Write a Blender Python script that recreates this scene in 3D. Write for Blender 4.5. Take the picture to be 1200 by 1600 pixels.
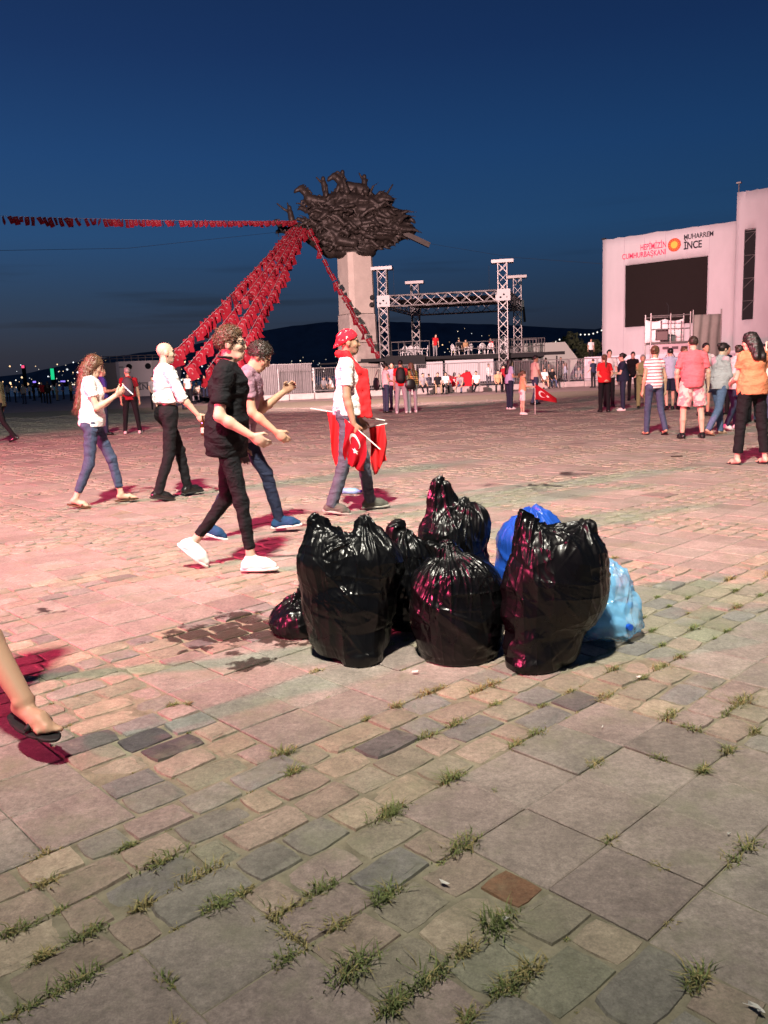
import bpy, bmesh, math, random
import numpy as np
from mathutils import Vector, Matrix

for o in list(bpy.data.objects):
    bpy.data.objects.remove(o, do_unlink=True)
scene = bpy.context.scene
COL = scene.collection
R = math.radians
random.seed(7)
RNG = np.random.RandomState(7)

# ------------------------------------------------------------------ camera
PITCH, ROLL, EYE = math.atan(216 / 1280), R(2.2), 1.30
fw = Vector((0, math.cos(PITCH), -math.sin(PITCH)))
rt0 = Vector((1, 0, 0)); up0 = rt0.cross(fw)
rt = rt0 * math.cos(ROLL) - up0 * math.sin(ROLL)
up = up0 * math.cos(ROLL) + rt0 * math.sin(ROLL)
cam_d = bpy.data.cameras.new('camera')
cam = bpy.data.objects.new('camera', cam_d); COL.objects.link(cam)
cam.matrix_world = Matrix(((rt.x, up.x, -fw.x, 0), (rt.y, up.y, -fw.y, 0), (rt.z, up.z, -fw.z, EYE), (0, 0, 0, 1)))
cam_d.sensor_fit = 'VERTICAL'; cam_d.sensor_height = 24; cam_d.lens = 24 * 1280 / 1600
cam_d.clip_start = 0.05; cam_d.clip_end = 30000
scene.camera = cam

# ------------------------------------------------------------------ dusk sky
SUN_EL, SUN_AZ = R(1.5), R(-62)          # afterglow of the set sun, off to the left
world = bpy.data.worlds.new('World'); scene.world = world; world.use_nodes = True
nt = world.node_tree; nt.nodes.clear()
def wn(t, **k):
    n = nt.nodes.new(t)
    for a, b in k.items(): setattr(n, a, b)
    return n
w_out = wn('ShaderNodeOutputWorld'); w_bg = wn('ShaderNodeBackground')
w_tc = wn('ShaderNodeTexCoord'); w_sep = wn('ShaderNodeSeparateXYZ')
nt.links.new(w_tc.outputs['Generated'], w_sep.inputs[0])
w_ramp = wn('ShaderNodeValToRGB')       # dusk gradient by elevation (sine of it)
def lin(c):
    return tuple((x / 255 / 12.92 if x / 255 <= 0.04045 else ((x / 255 + 0.055) / 1.055) ** 2.4) for x in c)
SKY = [(-0.2, (14, 18, 26)), (0.0, (34, 40, 52)), (0.035, (33, 43, 58)), (0.09, (30, 54, 81)), (0.16, (27, 66, 107)),
       (0.24, (21, 60, 106)), (0.34, (16, 46, 90)), (0.48, (11, 33, 70)), (1.0, (8, 22, 50))]
el = w_ramp.color_ramp.elements
while len(el) < len(SKY): el.new(0.5)
for e, (z, c) in zip(el, SKY):
    e.position = (z + 0.2) / 1.2; e.color = lin(c) + (1,)
w_map = wn('ShaderNodeMapRange'); w_map.inputs[1].default_value = -0.2; w_map.inputs[2].default_value = 1.0
nt.links.new(w_sep.outputs['Z'], w_map.inputs[0]); nt.links.new(w_map.outputs[0], w_ramp.inputs[0])
# brighter towards the afterglow on the left, darker away from it
w_dot = wn('ShaderNodeVectorMath', operation='DOT_PRODUCT'); w_dot.inputs[1].default_value = (math.sin(SUN_AZ), math.cos(SUN_AZ), 0)
nt.links.new(w_tc.outputs['Generated'], w_dot.inputs[0])
w_az = wn('ShaderNodeMapRange'); w_az.inputs[1].default_value = -1; w_az.inputs[2].default_value = 1
w_az.inputs[3].default_value = 0.5; w_az.inputs[4].default_value = 1.22
nt.links.new(w_dot.outputs['Value'], w_az.inputs[0])
w_mul = wn('ShaderNodeVectorMath', operation='SCALE')
nt.links.new(w_ramp.outputs[0], w_mul.inputs[0]); nt.links.new(w_az.outputs[0], w_mul.inputs['Scale'])
# thin dark cloud streaks low in the sky
w_cm = wn('ShaderNodeMapping'); w_cm.inputs['Scale'].default_value = (2.2, 2.2, 34); w_cm.inputs['Location'].default_value = (3.3, 0.4, 1.1)
w_cn = wn('ShaderNodeTexNoise'); w_cn.inputs['Scale'].default_value = 1.6; w_cn.inputs['Detail'].default_value = 5
w_cr = wn('ShaderNodeMapRange'); w_cr.inputs[1].default_value = 0.58; w_cr.inputs[2].default_value = 0.75
w_cr.inputs[3].default_value = 1.0; w_cr.inputs[4].default_value = 0.6
w_lo = wn('ShaderNodeMapRange'); w_lo.inputs[1].default_value = 0.09; w_lo.inputs[2].default_value = 0.2
nt.links.new(w_tc.outputs['Generated'], w_cm.inputs[0]); nt.links.new(w_cm.outputs[0], w_cn.inputs[0]); nt.links.new(w_cn.outputs[0], w_cr.inputs[0])
nt.links.new(w_sep.outputs['Z'], w_lo.inputs[0])
w_mx = wn('ShaderNodeMix'); w_mx.data_type = 'FLOAT'
nt.links.new(w_lo.outputs[0], w_mx.inputs[0]); nt.links.new(w_cr.outputs[0], w_mx.inputs[2]); w_mx.inputs[3].default_value = 1.0
w_mul2 = wn('ShaderNodeVectorMath', operation='SCALE')
nt.links.new(w_mul.outputs[0], w_mul2.inputs[0]); nt.links.new(w_mx.outputs[0], w_mul2.inputs['Scale'])
# physical sky of the set sun underneath it
w_sky = wn('ShaderNodeTexSky'); w_sky.sky_type = 'NISHITA'; w_sky.sun_disc = False
w_sky.sun_elevation = R(-3.0); w_sky.sun_rotation = SUN_AZ
w_ss = wn('ShaderNodeVectorMath', operation='SCALE'); w_ss.inputs['Scale'].default_value = 0.05
w_add = wn('ShaderNodeVectorMath', operation='ADD')
nt.links.new(w_sky.outputs[0], w_ss.inputs[0]); nt.links.new(w_ss.outputs[0], w_add.inputs[0]); nt.links.new(w_mul2.outputs[0], w_add.inputs[1])
nt.links.new(w_add.outputs[0], w_bg.inputs['Color']); w_bg.inputs['Strength'].default_value = 1.0
nt.links.new(w_bg.outputs[0], w_out.inputs[0])

# ------------------------------------------------------------------ light
def aim(o, target):
    o.rotation_euler = (Vector(target) - o.location).to_track_quat('-Z', 'Y').to_euler()
def lamp(name, kind, energy, color, loc, target, **k):
    d = bpy.data.lights.new(name, kind); d.energy = energy; d.color = color
    for a, b in k.items(): setattr(d, a, b)
    o = bpy.data.objects.new(name, d); COL.objects.link(o); o.location = loc; aim(o, target)
    return o
lamp('sun', 'SUN', 0.02, (0.75, 0.8, 1.0), (-60, 40, 30), (0, 10, 0), angle=R(15))
# the square is lit by floodlights on its light mast behind the photographer: the white and the red lamp whose
# glints stand on the rubbish bags, the white one casting the magenta-filled shadows
lamp('white_floodlight', 'SPOT', 30500, (1.0, 0.94, 0.80), (-1.5, -1.5, 12.0), (1.0, 19.2, 0), spot_size=R(106), spot_blend=1.0, shadow_soft_size=0.4)
lamp('red_floodlight', 'SPOT', 66000, (1.0, 0.07, 0.20), (-19.0, -3.0, 9.0), (-2.0, 13.5, 0), spot_size=R(55), spot_blend=0.5, shadow_soft_size=0.45)
# the floodlight over the stage side of the square: it lights tower, column and screen wall and throws the child's flag shadow to the right
lamp('stage_floodlight', 'SPOT', 190000, (1.0, 0.63, 0.62), (-7.0, 15.0, 11.0), (5.0, 63, 7.5), spot_size=R(64), spot_blend=0.7, shadow_soft_size=0.25)

vs = scene.view_settings
vs.view_transform = 'Standard'; vs.look = 'None'; vs.exposure = 0.0; vs.gamma = 1.0; vs.use_curve_mapping = False

# ------------------------------------------------------------------ helpers
def tag(o, label=None, cat=None, group=None, kind=None):
    if label: o['label'] = label
    if cat: o['category'] = cat
    if group: o['group'] = group
    if kind: o['kind'] = kind
    return o
def empty(name, loc=(0, 0, 0), rz=0.0, label=None, cat=None, group=None):
    o = bpy.data.objects.new(name, None); COL.objects.link(o)
    o.location = loc; o.rotation_euler = (0, 0, rz); o.empty_display_size = 0.1
    return tag(o, label, cat, group)
def link(name, me, parent=None, loc=None):
    o = bpy.data.objects.new(name, me); COL.objects.link(o)
    if parent: o.parent = parent
    if loc is not None: o.location = loc
    return o
def mesh(name, verts, faces, mat=None, parent=None, smooth=False, loc=None, colors=None):
    me = bpy.data.meshes.new(name)
    verts = np.asarray(verts, np.float32).reshape(-1, 3)
    if isinstance(faces, np.ndarray) and faces.ndim == 2:
        nf, k = faces.shape
        me.vertices.add(len(verts)); me.vertices.foreach_set('co', verts.ravel())
        me.loops.add(nf * k); me.loops.foreach_set('vertex_index', faces.astype(np.int32).ravel())
        me.polygons.add(nf); me.polygons.foreach_set('loop_start', np.arange(0, nf * k, k, dtype=np.int32))
        me.update(calc_edges=True)
    else:
        me.from_pydata([tuple(map(float, v)) for v in verts], [], [tuple(map(int, f)) for f in faces]); me.update()
    if smooth: me.polygons.foreach_set('use_smooth', np.ones(len(me.polygons), bool))
    if colors is not None:
        a = me.color_attributes.new('Col', 'FLOAT_COLOR', 'POINT')
        c = np.ones((len(verts), 4), np.float32); c[:, :3] = colors; a.data.foreach_set('color', c.ravel())
    if mat: me.materials.append(mat)
    return link(name, me, parent, loc)

class MB:
    """collects boxes, bars, lathes ... for ONE mesh"""
    def __init__(s): s.v = []; s.f = []; s.n = 0
    def add(s, v, f):
        s.v += [tuple(p) for p in v]; s.f += [tuple(i + s.n for i in q) for q in f]; s.n += len(v); return s
    def box(s, c, d, M=None, taper=1.0):
        c = Vector(c); v = []
        for z in (-.5, .5):
            k = 1.0 if z < 0 else taper
            for x, y in ((-.5, -.5), (.5, -.5), (.5, .5), (-.5, .5)):
                p = Vector((x * d[0] * k, y * d[1] * k, z * d[2]))
                if M is not None: p = M @ p
                v.append(p + c)
        return s.add(v, [(0, 3, 2, 1), (4, 5, 6, 7), (0, 1, 5, 4), (1, 2, 6, 5), (2, 3, 7, 6), (3, 0, 4, 7)])
    def tube(s, a, b, r, n=6, r2=None, cap=True):
        a = Vector(a); b = Vector(b); r2 = r if r2 is None else r2
        d = (b - a).normalized(); x = d.orthogonal().normalized(); y = d.cross(x); v = []
        for p, q in ((a, r), (b, r2)):
            for i in range(n):
                t = 2 * math.pi * i / n; v.append(p + (x * math.cos(t) + y * math.sin(t)) * q)
        f = [(i, (i + 1) % n, n + (i + 1) % n, n + i) for i in range(n)]
        if cap: f += [tuple(range(n))[::-1], tuple(range(n, 2 * n))]
        return s.add(v, f)
    def path(s, pts, r, n=6):
        for a, b in zip(pts[:-1], pts[1:]): s.tube(a, b, r, n)
        return s
    def lathe(s, prof, n=16, c=(0, 0, 0), M=None):
        v = []; f = []; c = Vector(c)
        for r, z in prof:
            for i in range(n):
                t = 2 * math.pi * i / n; p = Vector((r * math.cos(t), r * math.sin(t), z))
                if M is not None: p = M @ p
                v.append(p + c)
        m = len(prof)
        for j in range(m - 1):
            for i in range(n):
                f.append((j * n + i, j * n + (i + 1) % n, (j + 1) * n + (i + 1) % n, (j + 1) * n + i))
        f += [tuple(range(n))[::-1], tuple(range((m - 1) * n, m * n))]
        return s.add(v, f)
    def build(s, name, mat=None, parent=None, smooth=False, loc=None):
        return mesh(name, s.v, s.f, mat, parent, smooth, loc)

MATS = {}
def mat(key, color=(0.5, 0.5, 0.5), rough=0.8, metal=0.0, noise=0.0, nscale=20.0, bump=0.0, bscale=60.0, attr=False,
        emit=None, estr=1.0, spec=0.3, stretch=(1, 1, 1), alpha=1.0, trans=0.0, sss=0.0, sheen=0.0, coat=0.0):
    if key in MATS: return MATS[key]
    m = bpy.data.materials.new(key); m.use_nodes = True; t = m.node_tree; b = t.nodes['Principled BSDF']; L = t.links.new
    b.inputs['Base Color'].default_value = tuple(color) + (1,)
    b.inputs['Roughness'].default_value = rough; b.inputs['Metallic'].default_value = metal
    b.inputs['Specular IOR Level'].default_value = spec; b.inputs['Alpha'].default_value = alpha
    b.inputs['Transmission Weight'].default_value = trans; b.inputs['Sheen Weight'].default_value = sheen
    b.inputs['Coat Weight'].default_value = coat
    if sss: b.inputs['Subsurface Weight'].default_value = sss; b.inputs['Subsurface Radius'].default_value = (0.02, 0.008, 0.004); b.inputs['Subsurface Scale'].default_value = 0.5
    tc = t.nodes.new('ShaderNodeTexCoord'); mp = t.nodes.new('ShaderNodeMapping'); mp.inputs['Scale'].default_value = stretch
    L(tc.outputs['Object'], mp.inputs[0])
    src = None
    if attr:
        a = t.nodes.new('ShaderNodeAttribute'); a.attribute_name = 'Col'; src = a.outputs['Color']
    if noise:
        n = t.nodes.new('ShaderNodeTexNoise'); n.inputs['Scale'].default_value = nscale; n.inputs['Detail'].default_value = 6
        n.inputs['Roughness'].default_value = 0.65
        L(mp.outputs[0], n.inputs[0])
        r = t.nodes.new('ShaderNodeMapRange'); r.inputs[1].default_value = 0.25; r.inputs[2].default_value = 0.75
        r.inputs[3].default_value = 1 - noise; r.inputs[4].default_value = 1 + noise
        L(n.outputs[0], r.inputs[0])
        s = t.nodes.new('ShaderNodeVectorMath'); s.operation = 'SCALE'
        if src: L(src, s.inputs[0])
        else: s.inputs[0].default_value = tuple(color)
        L(r.outputs[0], s.inputs['Scale']); src = s.outputs[0]
    if src: L(src, b.inputs['Base Color'])
    if bump:
        n = t.nodes.new('ShaderNodeTexNoise'); n.inputs['Scale'].default_value = bscale; n.inputs['Detail'].default_value = 5
        L(mp.outputs[0], n.inputs[0])
        q = t.nodes.new('ShaderNodeBump'); q.inputs['Strength'].default_value = bump; q.inputs['Distance'].default_value = 0.01
        L(n.outputs[0], q.inputs['Height']); L(q.outputs[0], b.inputs['Normal'])
    if emit:
        b.inputs['Emission Color'].default_value = tuple(emit) + (1,); b.inputs['Emission Strength'].default_value = estr
    MATS[key] = m; return m

# ------------------------------------------------------------------ the square: slabs in 4 x 4 fields between bands of cobbles
A43 = R(43.0); CU, SU = math.cos(A43), math.sin(A43)
def uv2w(u, v): return (u * CU + v * SU, u * SU - v * CU)
PERIOD, BAND, U0, V0 = 1.667, 0.56, 1.56, -3.34      # field starts at U0 + i*PERIOD, V0 + j*PERIOD
FIELD = PERIOD - BAND; SLAB = FIELD / 4

def stone_material():
    m = bpy.data.materials.new('paving_stone'); m.use_nodes = True; t = m.node_tree; L = t.links.new; N = t.nodes.new
    b = t.nodes['Principled BSDF']; b.inputs['Specular IOR Level'].default_value = 0.3
    a = N('ShaderNodeAttribute'); a.attribute_name = 'Col'
    g = N('ShaderNodeNewGeometry')
    def noise(scale, detail=6, rough=0.6):
        n = N('ShaderNodeTexNoise'); n.inputs['Scale'].default_value = scale; n.inputs['Detail'].default_value = detail
        n.inputs['Roughness'].default_value = rough; L(g.outputs['Position'], n.inputs[0]); return n.outputs[0]
    def rng(x, a0, a1, b0, b1):
        r = N('ShaderNodeMapRange'); L(x, r.inputs[0])
        for i, q in enumerate((a0, a1, b0, b1)): r.inputs[i + 1].default_value = q
        return r.outputs[0]
    def math_(op, x, y=None):
        n = N('ShaderNodeMath'); n.operation = op
        for i, q in enumerate((x, y)):
            if q is None: continue
            if isinstance(q, (int, float)): n.inputs[i].default_value = q
            else: L(q, n.inputs[i])
        return n.outputs[0]
    grain = rng(noise(170, 5, 0.7), 0.3, 0.7, 0.78, 1.18)
    blot = rng(noise(9.0, 9, 0.75), 0.3, 0.7, 0.70, 1.22)
    grime = rng(noise(1.1, 6, 0.65), 0.35, 0.7, 0.82, 1.12)
    pit = rng(noise(48, 7, 0.75), 0.32, 0.68, 0.72, 1.24)
    k = math_('MULTIPLY', math_('MULTIPLY', math_('MULTIPLY', grain, pit), blot), grime)
    s = N('ShaderNodeVectorMath'); s.operation = 'SCALE'; L(a.outputs['Color'], s.inputs[0]); L(k, s.inputs['Scale'])
    # moss and dust film in patches
    moss = rng(noise(3.2, 8, 0.7), 0.50, 0.70, 0.0, 0.6)
    mx = N('ShaderNodeMix'); mx.data_type = 'RGBA'; L(moss, mx.inputs[0]); L(s.outputs[0], mx.inputs[6]); mx.inputs[7].default_value = (0.20, 0.205, 0.13, 1)
    # pale worn scuffs
    sc = rng(noise(15, 9, 0.8), 0.60, 0.74, 0.0, 0.55)
    mx1 = N('ShaderNodeMix'); mx1.data_type = 'RGBA'; L(sc, mx1.inputs[0]); L(mx.outputs[2], mx1.inputs[6]); mx1.inputs[7].default_value = (0.44, 0.37, 0.30, 1)
    # spilled liquid: dark wet stains of their own shape
    wet = None
    wn_ = noise(5.5, 7, 0.62); sp = N('ShaderNodeSeparateXYZ'); L(g.outputs['Position'], sp.inputs[0])
    for (x, y, rx, ry, thr) in STAINS:
        dx = math_('MULTIPLY', math_('SUBTRACT', sp.outputs[0], x), 1 / rx); dy = math_('MULTIPLY', math_('SUBTRACT', sp.outputs[1], y), 1 / ry)
        d = math_('SQRT', math_('ADD', math_('MULTIPLY', dx, dx), math_('MULTIPLY', dy, dy)))
        w = rng(math_('SUBTRACT', wn_, math_('MULTIPLY', d, 0.24)), thr, thr + 0.035, 0.0, 1.0)
        wet = w if wet is None else math_('MAXIMUM', wet, w)
    mx2 = N('ShaderNodeMix'); mx2.data_type = 'RGBA'; L(math_('MULTIPLY', wet, 0.9), mx2.inputs[0]); L(mx1.outputs[2], mx2.inputs[6]); mx2.inputs[7].default_value = (0.035, 0.024, 0.018, 1)
    L(mx2.outputs[2], b.inputs['Base Color'])
    ro = rng(noise(9, 5), 0.3, 0.7, 0.62, 0.88)
    L(math_('SUBTRACT', ro, math_('MULTIPLY', wet, 0.4)), b.inputs['Roughness'])
    h = math_('ADD', math_('MULTIPLY', noise(220, 3), 0.25), math_('ADD', math_('MULTIPLY', noise(60, 6, 0.7), 0.5), noise(22, 7, 0.65)))
    bp = N('ShaderNodeBump'); bp.inputs['Strength'].default_value = 0.8; bp.inputs['Distance'].default_value = 0.006
    L(h, bp.inputs['Height']); L(bp.outputs[0], b.inputs['Normal'])
    return m
STAINS = [(-0.70, 4.14, 0.50, 0.34, 0.29), (-1.10, 4.02, 0.36, 0.18, 0.41), (-0.66, 3.62, 0.24, 0.10, 0.38), (-2.0, 4.75, 0.5, 0.35, 0.5),
          (1.72, 9.05, 0.30, 0.30, 0.38), (2.35, 10.0, 0.55, 0.4, 0.40), (1.95, 3.75, 0.13, 0.10, 0.36), (1.2, 9.3, 0.9, 0.4, 0.5), (4.2, 11.8, 0.5, 0.25, 0.45)]
M_STONE = stone_material()
M_JOINT = mat('joint_sand', (0.225, 0.205, 0.145), 0.95, noise=0.45, nscale=14, bump=0.6, bscale=90)

ground = mesh('ground', [(-260, -12, -0.03), (400, -12, -0.03), (400, 130, -0.03), (-260, 130, -0.03)], [(0, 1, 2, 3)],
              mat('far_paving', (0.30, 0.235, 0.21), 0.85, noise=0.28, nscale=0.9, bump=0.3, bscale=14))
tag(ground, kind='structure')

SLAB_COL = [(0.31, 0.262, 0.23), (0.295, 0.255, 0.222), (0.325, 0.268, 0.235), (0.288, 0.26, 0.225), (0.29, 0.235, 0.21)]
COB_COL = [(0.32, 0.255, 0.205), (0.285, 0.255, 0.195), (0.255, 0.24, 0.205), (0.355, 0.295, 0.22), (0.215, 0.205, 0.19), (0.315, 0.25, 0.22), (0.265, 0.26, 0.19), (0.14, 0.125, 0.12)]
COB_P = [0.2, 0.2, 0.15, 0.13, 0.1, 0.12, 0.07, 0.03]
def slab_piece(rg, cu, cv, su, sv, detail):
    g = rg.uniform(0.002, 0.005); hu, hv = su / 2 - g / 2, sv / 2 - g / 2
    z0 = rg.normal(0, 0.0018); tx, ty = rg.normal(0, 0.005, 2); b = 0.004
    out = []
    for r_, zz in ((0, -0.05), (0, -b * 0.8), (b, 0)):
        for i, (x, y) in enumerate(((-hu + r_, -hv + r_), (hu - r_, -hv + r_), (hu - r_, hv - r_), (-hu + r_, hv - r_))):
            j = 0 if r_ == 0 else 1
            wx, wy = uv2w(cu + x, cv + y)
            out.append((wx, wy, z0 + zz + x * tx + y * ty))
    f = [(8, 9, 10, 11)]
    for a in (0, 4):
        for i in range(4):
            k = (i + 1) % 4; f.append((a + i, a + k, a + 4 + k, a + 4 + i))
    c = np.array(SLAB_COL[rg.randint(len(SLAB_COL))]) * rg.uniform(0.9, 1.08)
    if rg.rand() < 0.07: c = c * 0.78
    return out, [q[::-1] for q in f], c
def cobble_piece(rg, cu, cv, su, sv, detail):
    hu, hv = su / 2 - rg.uniform(0.002, 0.006), sv / 2 - rg.uniform(0.002, 0.006)
    n = 12 if detail else 8; rings = 4 if detail else 3
    z0 = rg.normal(0.0, 0.0022); tx, ty = rg.normal(0, 0.018, 2); rot = rg.normal(0, 0.03); pw = rg.uniform(7, 16)
    jit = rg.uniform(0.94, 1.03, n); out = []; dome = rg.uniform(0.0, 0.003)
    prof = [(1.0, -0.05), (1.0, -0.012), (0.965, -0.001), (0.72, dome)] if detail else [(1.0, -0.03), (0.99, -0.006), (0.93, 0.001)]
    for k, (rr, zz) in enumerate(prof):
        for i in range(n):
            t = 2 * math.pi * (i + 0.5) / n; c, s = math.cos(t), math.sin(t)
            q = (abs(c) ** pw + abs(s) ** pw) ** (-1 / pw)
            x, y = c * q * hu * jit[i] * rr, s * q * hv * jit[i] * rr
            x, y = x - y * rot, y + x * rot
            wx, wy = uv2w(cu + x, cv + y)
            out.append((wx, wy, z0 + zz + x * tx + y * ty + rg.normal(0, 0.0012)))
    f = []
    for k in range(len(prof) - 1):
        for i in range(n):
            j = (i + 1) % n; f.append((k * n + j, k * n + i, (k + 1) * n + i, (k + 1) * n + j))
    f.append(tuple(range((len(prof) - 1) * n, len(prof) * n))[::-1])
    c = np.array(COB_COL[rg.choice(len(COB_COL), p=COB_P)]) * rg.uniform(0.86, 1.12)
    return out, f, c

def build_paving():
    pav = mesh('pavement', [(-30, 0.6, -0.006), (34, 0.6, -0.006), (34, 44, -0.006), (-30, 44, -0.006)], [(0, 1, 2, 3)], M_JOINT)
    tag(pav, kind='structure')
    pieces = []                                  # (distance, kind, cu, cv, su, sv)
    for i in range(-20, 30):
        for j in range(-34, 10):
            u0, v0 = U0 + i * PERIOD, V0 + j * PERIOD
            x, y = uv2w(u0 + PERIOD / 2, v0 + PERIOD / 2)
            if y < 0.2 or y > 36 or abs(x) > 1.9 + 0.52 * y: continue
            rg = np.random.RandomState((i * 131 + j * 977) % 100003)
            for a in range(4):
                for b in range(4):
                    pieces.append(('slab', u0 + (a + .5) * SLAB, v0 + (b + .5) * SLAB, SLAB, SLAB))
            rows = 12; rv = PERIOD / rows
            # band along u (v beyond the field): 4 rows; band along v (u beyond the field): the other 8 rows
            for r_ in range(rows):
                inband = r_ >= 8
                cv = v0 + (FIELD + (r_ - 8 + .5) * BAND / 4 if inband else (r_ + .5) * FIELD / 8)
                h = BAND / 4 if inband else FIELD / 8
                a0, a1 = (u0, u0 + PERIOD) if inband else (u0 + FIELD, u0 + PERIOD)
                k = max(2, int(round((a1 - a0) / 0.183)))
                cuts = a0 + (a1 - a0) * (np.arange(k + 1) / k)
                cuts[1:-1] += rg.uniform(-0.045, 0.045, k - 1) + (0.03 if r_ % 2 else -0.03)
                for a, b in zip(cuts[:-1], cuts[1:]):
                    pieces.append(('cobblestone', (a + b) / 2, cv, b - a, h))
    byk = {'slab': [], 'cobblestone': []}
    for p in pieces:
        x, y = uv2w(p[1], p[2])
        d = math.hypot(x, y)
        inview = y > 1.2 and abs(x) < 0.5 * y + 0.15
        byk[p[0]].append((0 if inview else 1, d, p, x, y))
    for kind, L_ in byk.items():
        L_.sort(key=lambda q: (q[0], q[1]))
        V, F, C = [], [], []; n = 0; rg = np.random.RandomState(11 if kind == 'slab' else 23)
        for idx, (_, d, p, x, y) in enumerate(L_):
            det = d < 7
            fn = slab_piece if kind == 'slab' else cobble_piece
            v, f, c = fn(rg, p[1], p[2], p[3], p[4], det)
            if kind == 'cobblestone': k_ = min(.6, max(0, (d - 4) / 6)); c = c * (1 - k_) + np.array((.30, .262, .222)) * k_      # tones drawn together with distance from the camera
            for (sx, sy, cc) in SPECIAL:
                if abs(x - sx) < 0.07 and abs(y - sy) < 0.06: c = np.array(cc)
            if idx < 300:
                v = np.array(v); o = v.mean(0); o[2] = 0
                mesh(kind, v - o, f, M_STONE, pav, False, o, np.tile(c, (len(v), 1)))
            else:
                V += v; F += [tuple(i_ + n for i_ in q) for q in f]; C += [c] * len(v); n += len(v)
        o = mesh(kind + 's', V, F, M_STONE, pav, False, None, np.array(C)); o['kind'] = 'stuff'
    return pav
SPECIAL = [(0.283, 1.862, (0.23, 0.125, 0.075)), (-0.86, 2.83, (0.10, 0.085, 0.09)), (0.66, 3.25, (0.40, 0.33, 0.22))]
pavement = build_paving()

def build_grass():
    V, F, C = [], [], []; n = 0; rg = np.random.RandomState(5)
    tufts = []
    for x, y, s, d in TUFTS:             # weeds root in the joints: pull each tuft onto the nearest one
        u, v = x * CU + y * SU, x * SU - y * CU; fu, fv = (u - U0) % PERIOD, (v - V0) % PERIOD
        if fu < FIELD and fv < FIELD:
            du, dv = (round(fu / SLAB) * SLAB - fu), (round(fv / SLAB) * SLAB - fv)
            if abs(du) < abs(dv): u += du; ax = A43 - math.pi / 2
            else: v += dv; ax = A43
        else:
            rv = (round(fv / (FIELD / 8)) * FIELD / 8 - fv) if fv < FIELD else (round((fv - FIELD) / (BAND / 4)) * BAND / 4 - (fv - FIELD))
            v += rv; ax = A43
        x, y = uv2w(u, v); tufts.append((x, y, s, d, ax))
    for k in range(260):                 # sparse small growth along the joints of the near bands
        x = rg.uniform(-1.6, 2.4); y = rg.uniform(1.4, 5.0); u, v = x * CU + y * SU, x * SU - y * CU; fu, fv = (u - U0) % PERIOD, (v - V0) % PERIOD
        if fu < FIELD and fv < FIELD and rg.rand() < .8: continue
        if fv < FIELD: v += round(fv / (FIELD / 8)) * FIELD / 8 - fv
        else: v += round((fv - FIELD) / (BAND / 4)) * BAND / 4 - (fv - FIELD)
        x, y = uv2w(u, v); tufts.append((x, y, rg.uniform(.012, .024), .45, A43))
    for x, y, s, dry, ax in tufts:
        s *= 1.0
        # tufts stretch along the joint they grow in
        L_ = s * rg.uniform(0.55, 1.25)
        for k in range(int((45 if s > .03 else 6) + 70 * s / 0.06)):
            q = rg.normal(0, 0.45); w = rg.normal(0, 0.17)
            bx = x + math.cos(ax) * q * L_ - math.sin(ax) * w * L_; by = y + math.sin(ax) * q * L_ + math.cos(ax) * w * L_
            a = rg.uniform(0, 2 * math.pi); h = s * rg.uniform(0.12, 0.5) * math.exp(-q * q * 0.6); lean = rg.uniform(0.5, 2.0) * h
            wd = rg.uniform(0.0011, 0.0022); dx, dy = math.cos(a), math.sin(a); px, py = -dy * wd, dx * wd
            m = (bx + dx * lean * .35, by + dy * lean * .35, h * .7 - 0.008); t = (bx + dx * lean, by + dy * lean, h * rg.uniform(0.7, 1.0) - 0.008)
            V += [(bx - px, by - py, -0.012), (bx + px, by + py, -0.012), (m[0] + px * .8, m[1] + py * .8, m[2]), (m[0] - px * .8, m[1] - py * .8, m[2]), t]
            F += [(n, n + 1, n + 2, n + 3), (n + 3, n + 2, n + 4)]; n += 5
            c = np.array((0.15, 0.185, 0.065)) * rg.uniform(0.6, 1.3)
            if rg.rand() < dry: c = np.array((0.33, 0.28, 0.12)) * rg.uniform(0.6, 1.15)
            C += [c] * 5
    o = mesh('grass', V, F, mat('grass_blade', attr=True, rough=0.6), None, False, None, np.array(C))
    tag(o, 'small grass tufts growing in the joints of the paving', 'grass', kind='stuff')
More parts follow.
